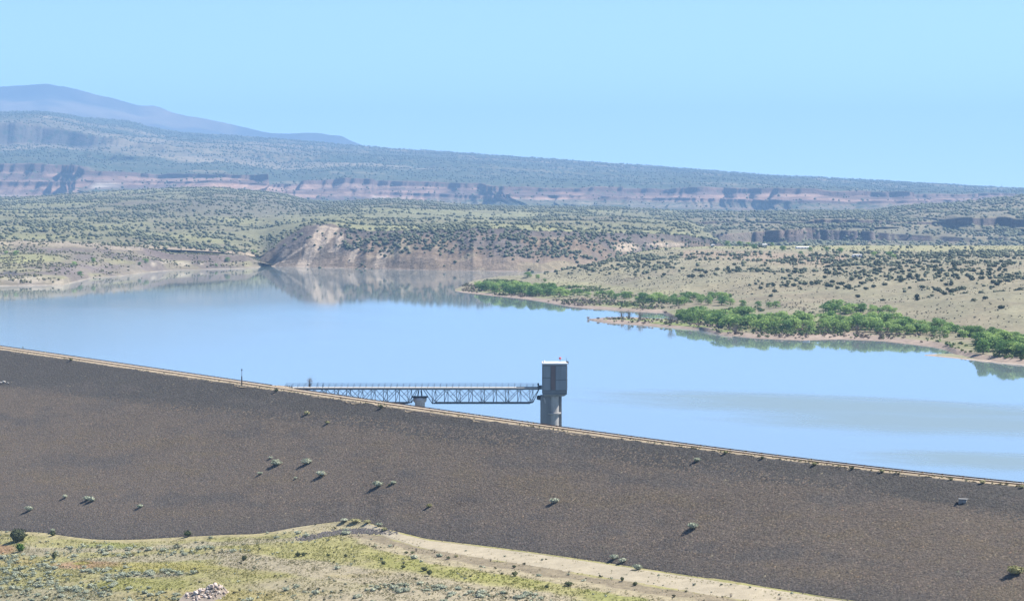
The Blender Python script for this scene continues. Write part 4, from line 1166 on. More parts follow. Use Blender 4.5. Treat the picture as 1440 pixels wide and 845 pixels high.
FG = [
 (27,761,23,JBIG,'juniper_tree','big dark green juniper at the left dam foot','tree',1.05),
 (28,775,13,BRT,'shrub','bright spring-green bush in front of the big dark juniper','shrub',1.2),
 (76,785,8,GRN,'shrub','small upright dark green conifer in the sage on the left','shrub',1.7),
 (343,788,8,GRN,'shrub','small upright green shrub on the green strip above the rock pile','shrub',1.5),
 (419,782,9,GRN,'shrub','rounder green shrub of the touching pair on the yellow grass','shrub',1.0),
 (427,781,8,GRN,'shrub','right-hand smaller green shrub of the touching pair on the yellow grass','shrub',0.9),
 (462,782,6,GRN,'shrub','tiny green shrub on the yellow grass right of the touching pair','shrub',0.9),
 (486,783,6,GRN,'shrub','small dark shrub on the yellow grass left of the green belt','shrub',1.1),
 (539,793,8,GRN,'shrub','dark green shrub at the head of the green grass belt','shrub',0.9),
 (536,787,5,GRN,'shrub','tiny shrub just behind the dark shrub at the head of the green belt','shrub',1.1),
 (567,798,8,GRN,'shrub','flat dark shrub in the green grass belt, left of the taller pair','shrub',0.7),
 (597,802,10,GRN,'shrub','lower left shrub of the pair in the green grass belt','shrub',0.85),
 (604,809,10,GRN,'shrub','taller right shrub of the pair in the green grass belt','shrub',1.15),
 (724,810,11,GRN,'shrub','wide green shrub at the edge of the belt beside the rutted verge','shrub',0.9),
 (723,798,7,GRN,'shrub','small dark shrub in the ruts above the wide green shrub','shrub',0.8),
 (769,826,7,GRN,'shrub','small dark shrub in the grass right of the wide green shrub','shrub',0.9),
 (800,823,14,GRN,'shrub','low wide green shrub on the grass near the lower track','shrub',0.6),
 (875,817,7,GRN,'shrub','upright dark shrub in the ruts, left one of two by the lower track','shrub',1.3),
 (893,823,8,GRN,'shrub','upright dark shrub in the ruts, right one of two by the lower track','shrub',1.0),
 (553,769,8,TWG,'dry_shrub','twiggy dry shrub in the ruts near the sandy mound','shrub',0.9),
 (585,774,8,TWG,'dry_shrub','bent dry twigs in the ruts, second from the sandy mound','shrub',0.9),
 (611,777,8,TWG,'dry_shrub','thin dry twigs in the ruts, third from the sandy mound','shrub',1.1),
 (571,778,7,GRN,'shrub','low dark clump in the ruts, left of two under the dry twigs','shrub',0.6),
 (580,778,8,GRN,'shrub','low dark clump in the ruts, right of two under the dry twigs','shrub',0.55),
 (630,786,7,GRN,'shrub','dark clump in the ruts left of the yellowish one','shrub',0.8),
 (641,783,7,OLV,'rabbitbrush','yellowish clump in the ruts beside the track','shrub',0.9),
 (690,789,8,TWG,'dry_shrub','dry twiggy shrub alone in the ruts midway along the track','shrub',0.9),
 (800,806,9,TWG,'dry_shrub','grey twiggy shrub in the ruts above the low wide green shrub','shrub',0.9),
 (1028,839,10,TWG,'dry_shrub','grey leaning twigs beside the lower end of the track','shrub',0.9),
 (1097,843,12,TWG,'dry_shrub','flat grey twigs at the bottom edge beside the track','shrub',0.6),
 (500,733,19,OLV,'rabbitbrush','wide olive shrub on top of the sandy mound at the dam foot','shrub',0.38),
 (517,735,13,OLV,'rabbitbrush','small olive shrub right of the wide one on the sandy mound','shrub',0.6),
 (533,738,11,SAG,'sagebrush','round grey-green sagebrush at the right end of the sandy mound','shrub',0.9),
 (541,746,11,OLV,'rabbitbrush','brownish shrub below the round sagebrush at the end of the mound','shrub',0.8),
 (484,732,14,SAG,'sagebrush','pale flat sagebrush left of the wide olive shrub on the mound','shrub',0.5),
]
for (x, y, w_, ms_, nm, lab, cat, hs) in FG:
    by_px(nm, ms_, x, y, w_ * 0.86, lab, cat, floor_pt, hs)

# sagebrush on the flat: the largest 270 one by one, smaller tufts joined
def sage_d(px, py, X, Y, Z):
    n = fbm(px / 18, py / 4, 181, 3)
    r = blob(px, py, 60, 812, 110, 26, 0.6) * 1.2 + blob(px, py, 30, 786, 60, 5) + blob(px, py, 210, 775, 115, 7, 0.5) * 1.3 + blob(px, py, 170, 832, 170, 14, 0.6) * 0.6
    r = r + band(px, py, [(150,812),(215,807),(265,803)], 3, 2) * 1.1 + blob(px, py, 400, 835, 70, 9) * 0.5 + band(px, py, [(530,826),(600,828),(660,834),(760,842)], 4, 4) * 1.5
    r = r + band(px, py, [(400,826),(460,834),(520,842)], 3, 3) * 0.6 + band(px, py, [(385,756),(440,752),(480,748)], 3, 3) * 0.5
    r = r * (1 - blob(px, py, 205, 820, 55, 8)) * (1 - blob(px, py, 297, 828, 38, 18)) * (1 - blob(px, py, 125, 794, 45, 4))
    return r * sstep(-0.35, 0.25, n) + 0.012
P = floor_.sample(270, sage_d, 21, pxr=(-30, 1000))
for p in P:
    plant('sagebrush', SAG, p - np.array([0, 0, 0.06]), 0.5 + 0.5*random.random(), 'grey-green sagebrush clump on the weedy flat below the dam', 'shrub', 'sagebrush on the flat', 0.8)
P = floor_.sample(2000, lambda *a: sage_d(*a) + 0.05, 23, pxr=(-60, 1250))
SM_T = [bush_t(np.random.default_rng(300 + k), 9, 1, 0.34, 0.7) for k in range(7)]
gs = np.random.default_rng(8)
tn = np.array([0.42, 0.45, 0.32]) * (0.7 + 0.6*gs.random((len(P), 1)))
tn[gs.random(len(P)) < 0.3] = (0.17, 0.165, 0.09)
tag(scatter('sage_tufts', SM_T, P, 0.14 + 0.34*gs.random(len(P))**1.5, M['grass'], tn, 10), kind='stuff')
# grass tufts take the soil colour around them, yellower
P = floor_.sample(26000, lambda px, py, X, Y, Z: (py > np.interp(px, DPX, tpy) + 4) * (1 - 0.9*band(px, py - np.interp(px, DPX, tpy), [(505,14),(700,20),(1300,26)], 14, 3)) * (0.25 + sstep(-0.3, 0.3, fbm(px / 25, py / 6, 191, 3))), 25, pxr=(-60, 1250))
gp = np.random.default_rng(9)
k_ = 7
GT = []
for q_ in range(5):
    V, Fs = [], []
    for i in range(k_):
        a = gp.random() * 6.28; l = 0.6 * gp.random(); h_ = 0.6 + 0.6*gp.random()
        b0 = np.array([0.3*gp.normal(), 0.3*gp.normal(), -0.05]); s_ = np.array([math.cos(a+1.57), math.sin(a+1.57), 0]) * 0.16
        bi = len(V); V += [b0 - s_, b0 + s_, b0 + np.array([l*math.cos(a), l*math.sin(a), h_])]; Fs.append((bi, bi+1, bi+2))
    GT.append((np.array(V), np.array(Fs), np.ones((len(V), 3))))
gpx, gpy = proj(P)
gc = floor_col(gpx, gpy) * np.array([0.92, 0.98, 0.75]) * (0.8 + 0.5*gp.random((len(P), 1)))
tag(scatter('grass', GT, P, 0.10 + 0.14*gp.random(len(P)), M['grass'], gc, 11), kind='stuff')
# dark loose rock strip on the mound
P = floor_.sample(1000, lambda px, py, X, Y, Z: band(px, py, [(432,757),(455,751.5),(480,748),(510,746.5),(545,748)], 2.6, 1.5), 27)
tag(scatter('loose_rock', rocks_t, P, 0.14 + 0.16*gp.random(len(P)), M['stone'], np.array([0.125, 0.115, 0.113]) * (0.6 + 0.8*gp.random((len(P), 1))), 12), kind='stuff')
# gravel litter on the flat
P = floor_.sample(7000, lambda px, py, X, Y, Z: np.ones_like(px), 29, pxr=(-40, 1250))
tag(scatter('gravel', rocks_t, P, 0.03 + 0.06*gp.random(len(P)), M['stone'], np.array([0.33, 0.28, 0.23]) * (0.5 + 0.8*gp.random((len(P), 1))), 13), kind='stuff')

# rock pile
pc = floor_pt(300, 838)
pile = empty('rock_pile', tuple(pc))
tag(pile, 'heap of broken pale and pinkish rocks on the grass at the bottom left', 'rock pile')
ROCKM = []
gr = np.random.default_rng(44)
def big_rock(tone):
    v = ICO_V.copy(); v = v * (0.75 + 0.5*gr.random((12, 1))) * np.array([1, 0.7 + 0.4*gr.random(), 0.55 + 0.3*gr.random()])
    return np_mesh('rock', v, ICO_F, 3, mat=M['rockp'], colr=np.ones((12, 3)) * np.array(tone))
for tone in [tuple(1.45*v for v in q) for q in ((0.52, 0.44, 0.38), (0.46, 0.38, 0.33), (0.40, 0.31, 0.26), (0.30, 0.26, 0.235), (0.56, 0.50, 0.45), (0.36, 0.32, 0.27), (0.24, 0.21, 0.19), (0.48, 0.36, 0.28))]:
    ROCKM += [big_rock(tone), big_rock(tone)]
def pile_h(x, y):
    return max(0, 2.1*math.exp(-((x-0.3)/1.9)**2 - (y/2.6)**2), 1.25*math.exp(-((x+1.6)/1.9)**2 - ((y+0.5)/2.4)**2), 0.7*math.exp(-((x+3.2)/1.2)**2 - (y/2.0)**2)) - 0.12
n_ = 0
while n_ < 230:
    x, y = gr.normal(-0.4, 2.0), gr.normal(0, 2.0)
    h_ = pile_h(x, y)
    if h_ < 0.02 and gr.random() > 0.12: continue
    s_ = 0.14 + 0.24*gr.random()**1.6
    o = link(bpy.data.objects.new('rock', ROCKM[gr.integers(0, len(ROCKM))]), pile)
    o.location = (x, y, max(h_, 0) - 0.05 + 0.1*gr.random()); o.scale = (s_*1.2, s_, s_)
    o.rotation_euler = (gr.normal()*0.5, gr.normal()*0.5, gr.random()*6.28)
    n_ += 1
V, Fs = [], []
for i in range(17):
    for j in range(17):
        x = -5 + 10*i/16; y = -5 + 10*j/16
        V.append((x, y, max(pile_h(x, y), 0) - 0.1))
for i in range(16):
    for j in range(16):
        a = i*17 + j; Fs.append((a, a+17, a+18, a+1))
np_obj('rubble', np.array(V), np.array(Fs), 4, mat=M['rockp'], colr=np.ones((289, 3))*np.array([0.30, 0.25, 0.20]), parent=pile)

# white rock debris at the left of the dam face
for (x, y, w_, lab) in ((1,539,5,'leftmost of three white stones lying on the left dam face'), (6,538,7,'largest middle one of three white stones on the left dam face'), (11,539.5,4,'right-hand one of three white stones on the left dam face')):
    p = face_pt(x, y); o = link(bpy.data.objects.new('white_stone', np_mesh('white_stone', ICO_V*(0.8+0.3*gr.random((12,1)))*np.array([1,.7,.4]), ICO_F, 3, mat=M['rockp'], colr=np.ones((12,3))*np.array([0.62,0.60,0.56]))))
    o.location = tuple(p + np.array([0, 0, 0.25])); s_ = w_ * p[1] / F / 1.9; o.scale = (s_, s_, s_); o.rotation_euler = (0, 0.2, random.random())
    tag(o, lab, 'stone', 'white stones on the dam')

# concrete box on the right dam face
p = face_pt(1354, 706)
bx = empty('concrete_box', tuple(p), R(-20)); tag(bx, 'small grey concrete box with a lid set in the right dam face', 'box')
f_ = MB(); f_.box(-0.55, 0.55, -0.4, 0.4, -0.5, 0.42); f_.build('wall', M['concrete'], bx, 0.03)
f_ = MB(); f_.box(-0.62, 0.62, -0.47, 0.47, 0.423, 0.52); f_.build('lid', M['concrete'], bx, 0.02)

# ------------------------------------------------------------------ trees along the right shore
g = np.random.default_rng(123)
def cotton_crown(seed):
    g = np.random.default_rng(seed)
    cs, rs_ = [], []
    for k in range(9):
        a = g.random() * 6.28; r = 0.30 * math.sqrt(g.random()); z = 0.34 + 0.5*g.random()
        r *= 1.1 - 0.5*abs(z - 0.5)
        cs.append((r*math.cos(a), r*math.sin(a), z)); rs_.append(0.16 + 0.11*g.random())
    cs.append((0, 0, 0.78)); rs_.append(0.2)
    for k in range(3):
        a = g.random()*6.28; cs.append((0.27*math.cos(a), 0.27*math.sin(a), 0.19)); rs_.append(0.19)
    parts = [t_leaves(g, cs, rs_, 620, 0.050, 0.95, (0.7, 1.25))]
    return mesh_from_t('crown', t_join(parts), M['cotton'])
def trunk_mesh(seed):
    g = np.random.default_rng(seed); f_ = MB()
    def taper(a, b, r0, r1, n=6):
        a, b = Vector(a), Vector(b); d_ = (b-a).normalized(); u = d_.cross(Vector((1, .3, 0))).normalized(); w_ = d_.cross(u)
        vs = [a + (u*math.cos(t)+w_*math.sin(t))*r0 for t in [6.283*i/n for i in range(n)]] + [b + (u*math.cos(t)+w_*math.sin(t))*r1 for t in [6.283*i/n for i in range(n)]]
        f_.poly(vs, [(i, (i+1) % n, n+(i+1) % n, n+i) for i in range(n)])
    top = (0.03*g.normal(), 0.03*g.normal(), 0.42)
    taper((0, 0, -0.04), top, 0.032, 0.02)
    for k in range(4):
        a = 6.28*k/4 + g.random(); taper(top, (0.22*math.cos(a), 0.22*math.sin(a), 0.62 + 0.2*g.random()), 0.016, 0.005, 5)
        taper((top[0]*0.6, top[1]*0.6, 0.25), (0.2*math.cos(a+.7), 0.2*math.sin(a+.7), 0.42), 0.012, 0.005, 5)
    return f_.mesh('trunk', M['bark'])
CROWN = [cotton_crown(500 + k) for k in range(7)]
TRUNK = [trunk_mesh(520 + k) for k in range(3)]
def ctree(p, h, label, group, wide=1.0, cat='tree'):
    r = empty('cottonwood_tree', tuple(p), random.random()*6.28); tag(r, label, cat, group)
    c_ = link(bpy.data.objects.new('crown', random.choice(CROWN)), r); t_ = link(bpy.data.objects.new('trunk', random.choice(TRUNK)), r)
    w_ = h * wide * (0.95 + 0.35*random.random())
    c_.scale = (w_, w_, h); t_.scale = (w_, w_, h)
    return r
def tpx_(px, py, hpx, label, group, wide=1.0, on=None):
    p = (on or rsh).pt(px, py)
    return ctree(p - np.array([0, 0, 0.1]), hpx * p[1] / F * 0.90, label, group, wide * 1.15)
ORD = 'first second third fourth fifth sixth seventh eighth ninth tenth eleventh twelfth thirteenth fourteenth fifteenth sixteenth seventeenth eighteenth nineteenth twentieth'.split()
def ordinal(i): return ORD[i] if i < 20 else 'twenty-' + ORD[i - 20] if i < 29 else 'thirtieth'
def grove(n, pts_front, pts_back, h0_, h1_, label, group, seed, wide=1.05, on=None):
    g = np.random.default_rng(seed)
    x0, x1 = pts_front[0][0], pts_front[-1][0]
    ranks = {'front': [], 'rear': []}
    for k in range(n):
        x = x0 + (x1-x0) * ((k + g.random()) / n)
        t = g.random()
        yf = np.interp(x, *zip(*pts_front)); yb = np.interp(x, *zip(*pts_back))
        r = tpx_(x, yf*(1-t) + yb*t, g.uniform(h0_, h1_), label, group, wide, on)
        ranks['front' if t < 0.5 else 'rear'].append(r)
    for rk, rs_ in ranks.items():
        for i, r in enumerate(rs_):
            r['label'] = label.replace('{}', '%s from left, %s rank,' % (ordinal(i), rk)) if i < len(rs_) - 1 else label.replace('{}', 'rightmost of the %s rank' % rk)
grove(26, [(672,409),(690,413),(720,416),(760,417),(782,418)], [(672,405),(720,407),(782,411)], 11, 18, 'cottonwood {} in the dense grove on the point', 'cottonwoods on the point', 1)
tpx_(787, 418, 17, 'tall dark green cottonwood at the right end of the grove on the point', None, 1.2)
tpx_(797, 417, 12, 'shorter cottonwood right of the tall one on the point', None, 1.2)
grove(12, [(805,418),(840,420),(880,424),(920,428)], [(805,415),(860,418),(920,423)], 9, 14, 'scattered cottonwood {} between the point and the inlet', 'cottonwoods by the inlet', 2)
grove(26, [(905,427),(960,431),(1000,432),(1030,430)], [(905,419),(960,420),(1030,420)], 10, 16, 'cottonwood {} in the loose grove behind the inlet', 'cottonwoods behind the inlet', 3)
for (x, y, h_, lab) in ((742,390,9,'lone dark tree on the skyline of the point'), (757,392,7,'low bush right of the lone dark tree on the point'), (766,396,5,'small bush on the back of the point beside the bare hump'),
                        (1045,431,11,'leftmost of the separate round trees below the bare tan knoll'), (1066,432,10,'second separate round tree below the bare tan knoll'), (1081,433,10,'third separate round tree below the bare tan knoll'), (1091,433,12,'rightmost separate round tree below the bare tan knoll')):
    tpx_(x, y, h_, lab, None, 1.15)
grove(42, [(958,457),(1000,462),(1030,466),(1060,467),(1100,467),(1142,467)], [(958,449),(1010,449),(1060,450),(1142,454)], 16, 23, 'cottonwood {} in the thick grove behind the spit', 'cottonwoods on the spit', 4)
tpx_(1138, 467, 20, 'cottonwood at the gap right end of the spit grove', None)
grove(44, [(1155,462),(1170,466),(1200,468),(1240,469),(1280,471)], [(1155,455),(1200,455),(1280,458)], 15, 22, 'cottonwood {} in the thick middle grove, right shore', 'cottonwoods of the middle grove', 5)
grove(11, [(1158,442),(1180,443),(1216,441)], [(1158,437),(1216,437)], 13, 19, 'dark cottonwood {} in the clump behind the middle grove', 'cottonwoods behind the middle grove', 6)
grove(9, [(1222,441),(1262,443)], [(1222,437),(1262,438)], 7, 11, 'small tree {} in the row behind the middle grove', 'small trees behind the middle grove', 7)
grove(20, [(1275,470),(1300,472),(1345,473)], [(1275,460),(1345,462)], 12, 19, 'cottonwood {} in the grove left of the shelter', 'cottonwoods left of the shelter', 8)
grove(12, [(1350,478),(1395,484),(1420,484)], [(1350,470),(1420,476)], 10, 18, 'cottonwood {} in the loose stand around the shelter', 'cottonwoods around the shelter', 9)
grove(26, [(1378,499),(1400,502),(1440,504),(1500,508)], [(1378,491),(1440,492),(1500,496)], 15, 25, 'cottonwood {} in the waterside grove at the right edge', 'cottonwoods at the right edge', 10)
grove(12, [(1375,487),(1440,487)], [(1375,480),(1440,480)], 16, 22, 'cottonwood {} in the stand behind the right-edge waterside grove', 'cottonwoods at the right edge, second rank', 11)
for (x, y, h_) in ((132,369,7),(103,374,7),(113,388,8),(205,370,7),(196,373,5),(320,368,7),(304,375,5),(357,357,6),(22,359,8),(8,358,6)):
    tpx_(x, y, h_, {132:'round dark green tree alone in the middle of the left shore terrace',103:'green bush left of the round tree on the left shore',113:'bright bush just above the water on the left headland',
         205:'green tree by the white rocks on the left shore',196:'low bush left of the tree by the white rocks',320:'dark bush on the slope under the dark rimrock',304:'bush low on the bank under the dark rimrock',
         357:'green bush in the hollow where the bluff meets the hills',22:'dark tree on the left edge of the left shore terrace',8:'shrub at the left picture edge on the terrace'}[x], None, 1.2, lsh if x != 357 else hills)
# bare grey trees on the spit
def gtree(px, py, hpx, lab, on):
    p = on.pt(px, py); o = plant('bare_tree', TWG, p, hpx * p[1] / F, lab, 'tree', None, 1.15); return o
for (x, y, h_, lab, on) in ((874,448,10,'leftmost thin grey tree on the sand spit',spit),(884,449,12,'second thin grey tree on the sand spit',spit),(900,450,12,'third thin grey tree on the sand spit',spit),
                            (943,455,13,'wide grey bare bush between the spit and the grove',spit),(1034,470,14,'grey bare bush in front of the spit grove',rsh),(1206,470,13,'grey bare tree at the front of the middle grove',rsh),
                            (953,424,9,'whitish bare bush among the trees behind the inlet',rsh),(1130,441,9,'grey bush left of the dark clump behind the groves',rsh)):
    gtree(x, y, h_, lab, on)
# low brush along the water
P = np.concatenate([rsh.sample(1500, lambda px, py, X, Y, Z: (Z > 0.25) * (Z < 1.6) * sstep(-0.1, 0.3, fbm(X / 18, Y / 18, 201, 3)), 31, pxr=(650, 1510)),
                    spit.sample(160, lambda px, py, X, Y, Z: (Z > 0.3) * 1.0, 32)])
tag(scatter('shore_brush', SM_T, P, 0.5 + 0.9*gp.random(len(P)), M['greybrush'], (0.75 + 0.5*gp.random((len(P), 1))) * np.where(gp.random((len(P), 1)) < 0.35, np.array([[0.6, 0.85, 0.4]]), np.array([[1.0, 0.95, 0.9]])), 14), kind='stuff')
P = rsh.sample(2300, lambda px, py, X, Y, Z: (Z > 1.0) * (Z < 3.2) * sstep(-0.1, 0.3, fbm(X / 30, Y / 30, 203, 3)), 33, pxr=(680, 1510))
tag(scatter('undergrowth', SM_T, P, 0.6 + 1.1*gp.random(len(P)), M['grass'], np.array([0.17, 0.235, 0.075]) * (0.7 + 0.6*gp.random((len(P), 1))), 15), kind='stuff')

# junipers on the right hillside: the 280 largest one by one, the rest joined
def dens_r(px, py, X, Y, Z):
    n = fbm(X / 45, Y / 60, 211, 4)
    d = 0.05 + 1.5*sstep(-0.12, 0.3, n + 0.25*blob(px, py, 1150, 385, 120, 20) + 0.3*blob(px, py, 1340, 385, 110, 22) + 0.3*blob(px, py, 900, 372, 70, 14))
    d = d * (Z > 6.5) * np.where((Z > 20.2) & (px > 900), 0.10, 1.0)
    d = d * (1 - 0.8*blob(px, py, 1000, 372, 70, 8)) * (1 - 0.85 * blob(px, py, 1120, 427, 130, 9))
    return d + 0.012 * (Z > 3)
P = rsh.sample(3000, dens_r, 41, pxr=(760, 1500))
sz = 0.7 + 1.6*np.random.default_rng(55).random(len(P))**1.7
P[:, 2] -= 0.15
big = np.argsort(-sz / P[:, 1])
vis_ = big[:285]
for i in vis_:
    py_ = proj(P[i])[1]
    plant('juniper_bush', JUN, P[i], sz[i], 'dark juniper bush dotting the dry hillside above the right shore', 'bush', 'junipers on the right hillside', 0.95)
rest = big[285:]
tag(scatter('hillside_junipers', J_T, P[rest], sz[rest]*0.95, M['scrub'], jtint(len(rest), 9), 16), kind='stuff')
P = rsh.sample(5500, lambda px, py, X, Y, Z: (Z > 4) * (0.3 + sstep(-0.2, 0.3, fbm(X / 60, Y / 60, 213, 3))) * np.where(Z > 20.2, 0.3, 1), 43, pxr=(680, 1500))
tag(scatter('hillside_scrub', SM_T, P, 0.3 + 0.45*gp.random(len(P)), M['grass'], np.array([0.175, 0.175, 0.115]) * (0.6 + 0.6*gp.random((len(P), 1))), 17), kind='stuff')
for (x, y, h_, lab) in ((1024,347,9,'widest green tree on the plateau edge, left of the white houses'),(1040,346,8,'upright dark tree on the plateau edge left of the small white house'),(1052,346,6,'low tree on the plateau edge beside the small white house'),
                        (1060,350,8,'green tree in front of the small white house on the plateau'),(1086,346,6,'small dark tree between the small and the long white house'),(1100,353,9,'dark tree right of the small white house'),
                        (1126,358,6,'low tree below the long white building'),(1139,354,7,'tree at the right end of the long white building'),(1162,354,8,'pale tree on the plateau between long white building and tall tree'),
                        (1181,358,11,'tallest dark tree on the plateau left of the white trailer'),(1229,361,8,'round dark tree right of the white trailer'),(1252,361,9,'tall left tree of the pair far right of the trailer'),(1258,364,7,'lower right tree of the pair far right of the trailer')):
    tpx_(x, y, h_, lab, None, 1.15)

# ------------------------------------------------------------------ buildings on the plateau, boat, shelter, mast
def house(name, px, py, wpx, hpx, dm, label, cat, roof_pitch=0.25):
    p = rsh.pt(px, py); k = p[1] / F; w_, h_ = wpx*k, hpx*k
    r = empty(name, tuple(p), R(8)); tag(r, label, cat)
    f_ = MB(); f_.box(-w_/2, w_/2, -dm/2, dm/2, -0.8, h_*0.75); f_.build('wall', M['white'], r)
    f_ = MB(); e_ = 0.25; z0 = h_*0.75 + 0.01; zt = h_*0.75 + max(roof_pitch*dm/2, 0.3)
    f_.poly([(-w_/2-e_, -dm/2-e_, z0), (w_/2+e_, -dm/2-e_, z0), (w_/2+e_, 0, zt), (-w_/2-e_, 0, zt), (-w_/2-e_, dm/2+e_, z0), (w_/2+e_, dm/2+e_, z0)],
            [(0,1,2,3), (3,2,5,4), (0,3,4), (1,5,2), (0,4,5,1)])
    f_.build('roof', M['white'], r)
    nw = max(2, int(w_ // 2.5))
    for i in range(nw):
        x = -w_/2 + w_*(i+0.5)/nw
        f_ = MB()
        if i == nw - 1: f_.box(x-0.45, x+0.45, -dm/2-0.06, -dm/2-0.004, 0.0, min(2.0, h_*0.7)); f_.build('door', M['stripe'], r)
        else: f_.box(x-0.5, x+0.5, -dm/2-0.05, -dm/2-0.004, h_*0.3, h_*0.6); f_.build('window', M['glass'], r)
    return r
house('house', 1075, 347, 6, 4, 4, 'small white house on the plateau edge among the trees', 'house')
house('shed', 1129, 350, 19, 3, 6, 'long low white building on the plateau grass', 'building', 0.2)
house('trailer', 1205, 362, 13, 5, 3, 'white trailer home at the top of the right hillside', 'trailer', 0.15)
house('house', 1002, 347, 4, 3.5, 3, 'tiny white house at the left of the plateau edge', 'house')
p = rsh.pt(1369, 470)
sh = empty('picnic_shelter', tuple(p), R(12)); tag(sh, 'tan-roofed picnic shelter among the trees on the right shore', 'shelter')
f_ = MB(); f_.poly([(-1.9,-1.4,2.2),(1.9,-1.4,2.2),(1.9,1.4,2.2),(-1.9,1.4,2.2),(-1.7,0,3.0),(1.7,0,3.0)], [(0,1,5,4),(2,3,4,5),(1,2,5),(3,0,4),(3,2,1,0)]); f_.build('roof', M['tanroof'], sh)
for sx in (-1, 1):
    for sy in (-1, 1):
        f_ = MB(); f_.box(sx*1.6-.08, sx*1.6+.08, sy*1.1-.08, sy*1.1+.08, -0.5, 2.19); f_.build('post', M['bark'], sh)
bp = W3(np.array([1134.0]), np.array([lakeY(480.3)]), 0.0)[0]
bo = empty('boat', (bp[0], bp[1], -0.05), R(4)); tag(bo, 'small white boat lying at the water edge of the right shore', 'boat')
f_ = MB(); L = 1.35
prof = [(-1.0, 0.40, 0.42), (-0.4, 0.50, 0.38), (0.3, 0.46, 0.40), (0.75, 0.26, 0.46), (1.0, 0.03, 0.55)]
vs = []
for t, hw, hz in prof: vs += [(t*L, -hw, hz), (t*L, -hw*0.6, 0.02), (t*L, hw*0.6, 0.02), (t*L, hw, hz)]
fs = []
for i in range(4):
    a = i*4
    fs += [(a, a+4, a+5, a+1), (a+1, a+5, a+6, a+2), (a+2, a+6, a+7, a+3)]
fs.append((0, 1, 2, 3)); f_.poly(vs, fs); f_.build('hull', M['white'], bo)
f_ = MB(); f_.box(-0.55, -0.30, -0.44, 0.44, 0.27, 0.31); f_.build('seat', M['bark'], bo)
# radio mast on the skyline
p = mesa.pt(1409, 264.0); p = at(1409, 264.2, 10780)
rm = empty('radio_mast', tuple(p)); tag(rm, 'thin radio mast on the far mesa skyline near the right edge', 'mast')
f_ = MB()
for a in range(3): f_.bar((1.1*math.cos(a*2.094), 1.1*math.sin(a*2.094), -6), (0.35*math.cos(a*2.094), 0.35*math.sin(a*2.094), 17), 0.5)
for z in range(0, 17, 3): f_.bar((-0.8, 0, z), (0.8, 0, z+1.5), 0.3)
f_.build('lattice', M['dark'], rm)
f_ = MB(); f_.bar((0, 0, 17), (0, 0, 21), 0.35); f_.build('antenna', M['dark'], rm)

# ------------------------------------------------------------------ crest furniture
def crest_pt(px, t, dz=0.0):
    px = np.asarray(px, float)
    U, D = W3(px, upY(px), CRZ), W3(px, dnY(px), CRZ)
    p = U*(1-t) + D*t; p[..., 2] += dz
    return p
def guard_rail(t, label, h=0.68, gap=None):
    xs = np.linspace(-330, 2000, 900)
    if gap: segs = [xs[xs < gap[0]], xs[xs > gap[1]]]
    else: segs = [xs]
    r = empty('guard_rail', tuple(crest_pt(np.array([700.0]), t)[0])); tag(r, label, 'guard rail', 'rusty guard rails along the dam crest')
    o_ = np.array(r.location)
    V, Fs = [], []
    profz = [(0.0, -0.085), (0.04, -0.045), (0.0, 0.0), (0.04, 0.045), (0.0, 0.085)]
    for s_ in segs:
        C_ = crest_pt(s_, t, h - 0.09)
        b0 = len(V)
        for p in C_:
            for (dx_, dz_) in profz: V.append((p[0]+ndn[0]*dx_-o_[0], p[1]+ndn[1]*dx_-o_[1], p[2]+dz_-o_[2]))
            for (dx_, dz_) in profz[::-1]: V.append((p[0]+ndn[0]*(dx_-.03)-o_[0], p[1]+ndn[1]*(dx_-.03)-o_[1], p[2]+dz_-o_[2]))
        m_ = 10
        for i in range(len(C_) - 1):
            for j in range(m_):
                a = b0 + i*m_ + j; b_ = b0 + i*m_ + (j+1) % m_
                Fs.append((a, b_, b_ + m_, a + m_))
    np_obj('rail', np.array(V), np.array(Fs), 4, mat=M['rust'], parent=r)
    pm = MB(); pm.box(-0.08, 0.08, -0.08, 0.08, -0.3, h); pmesh = pm.mesh('post', M['rust'])
    C_ = crest_pt(np.linspace(-330, 2000, 4000), t); L_ = np.concatenate([[0], np.cumsum(np.linalg.norm(np.diff(C_, axis=0), axis=1))])
    for l in np.arange(1.0, L_[-1], 3.8):
        p = np.array([np.interp(l, L_, C_[:, k]) for k in range(3)])
        x_ = proj(p)[0]
        if x_ < -40 or x_ > 1480 or (gap and gap[0] - 1 < x_ < gap[1] + 1): continue
        o = link(bpy.data.objects.new('post', pmesh), r); o.location = (p[0]-o_[0]-ndn[0]*0.12, p[1]-o_[1]-ndn[1]*0.12, p[2]-o_[2]); o.rotation_euler = (0, 0, math.atan2(cd[1], cd[0]))
    return r
guard_rail(0.585, 'rusty guard rail on the near side of the dam crest road', 0.26)
guard_rail(0.02, 'dark guard rail on the lake side of the dam crest road', 0.24, (384, 412))

# weeds along both edges of the crest road
gq = np.random.default_rng(61)
px_q = np.concatenate([gq.uniform(-40, 1480, 900), gq.uniform(-40, 1480, 260)])
tq = np.concatenate([0.62 + 0.42*gq.random(900), 0.02 + 0.06*gq.random(260)])
okq = fbm(px_q / 22, tq * 3, 63, 3) > -0.1
P = crest_pt(px_q, 0.0) * (1 - tq[:, None]) + crest_pt(px_q, 1.0) * tq[:, None]
P[:, 2] += 0.06
P = P[okq]
tag(scatter('crest_weeds', SM_T, P, 0.10 + 0.22*gq.random(len(P))**1.6, M['grass'], np.array([0.36, 0.33, 0.18]) * (0.6 + 0.7*gq.random((len(P), 1))), 62), kind='stuff')

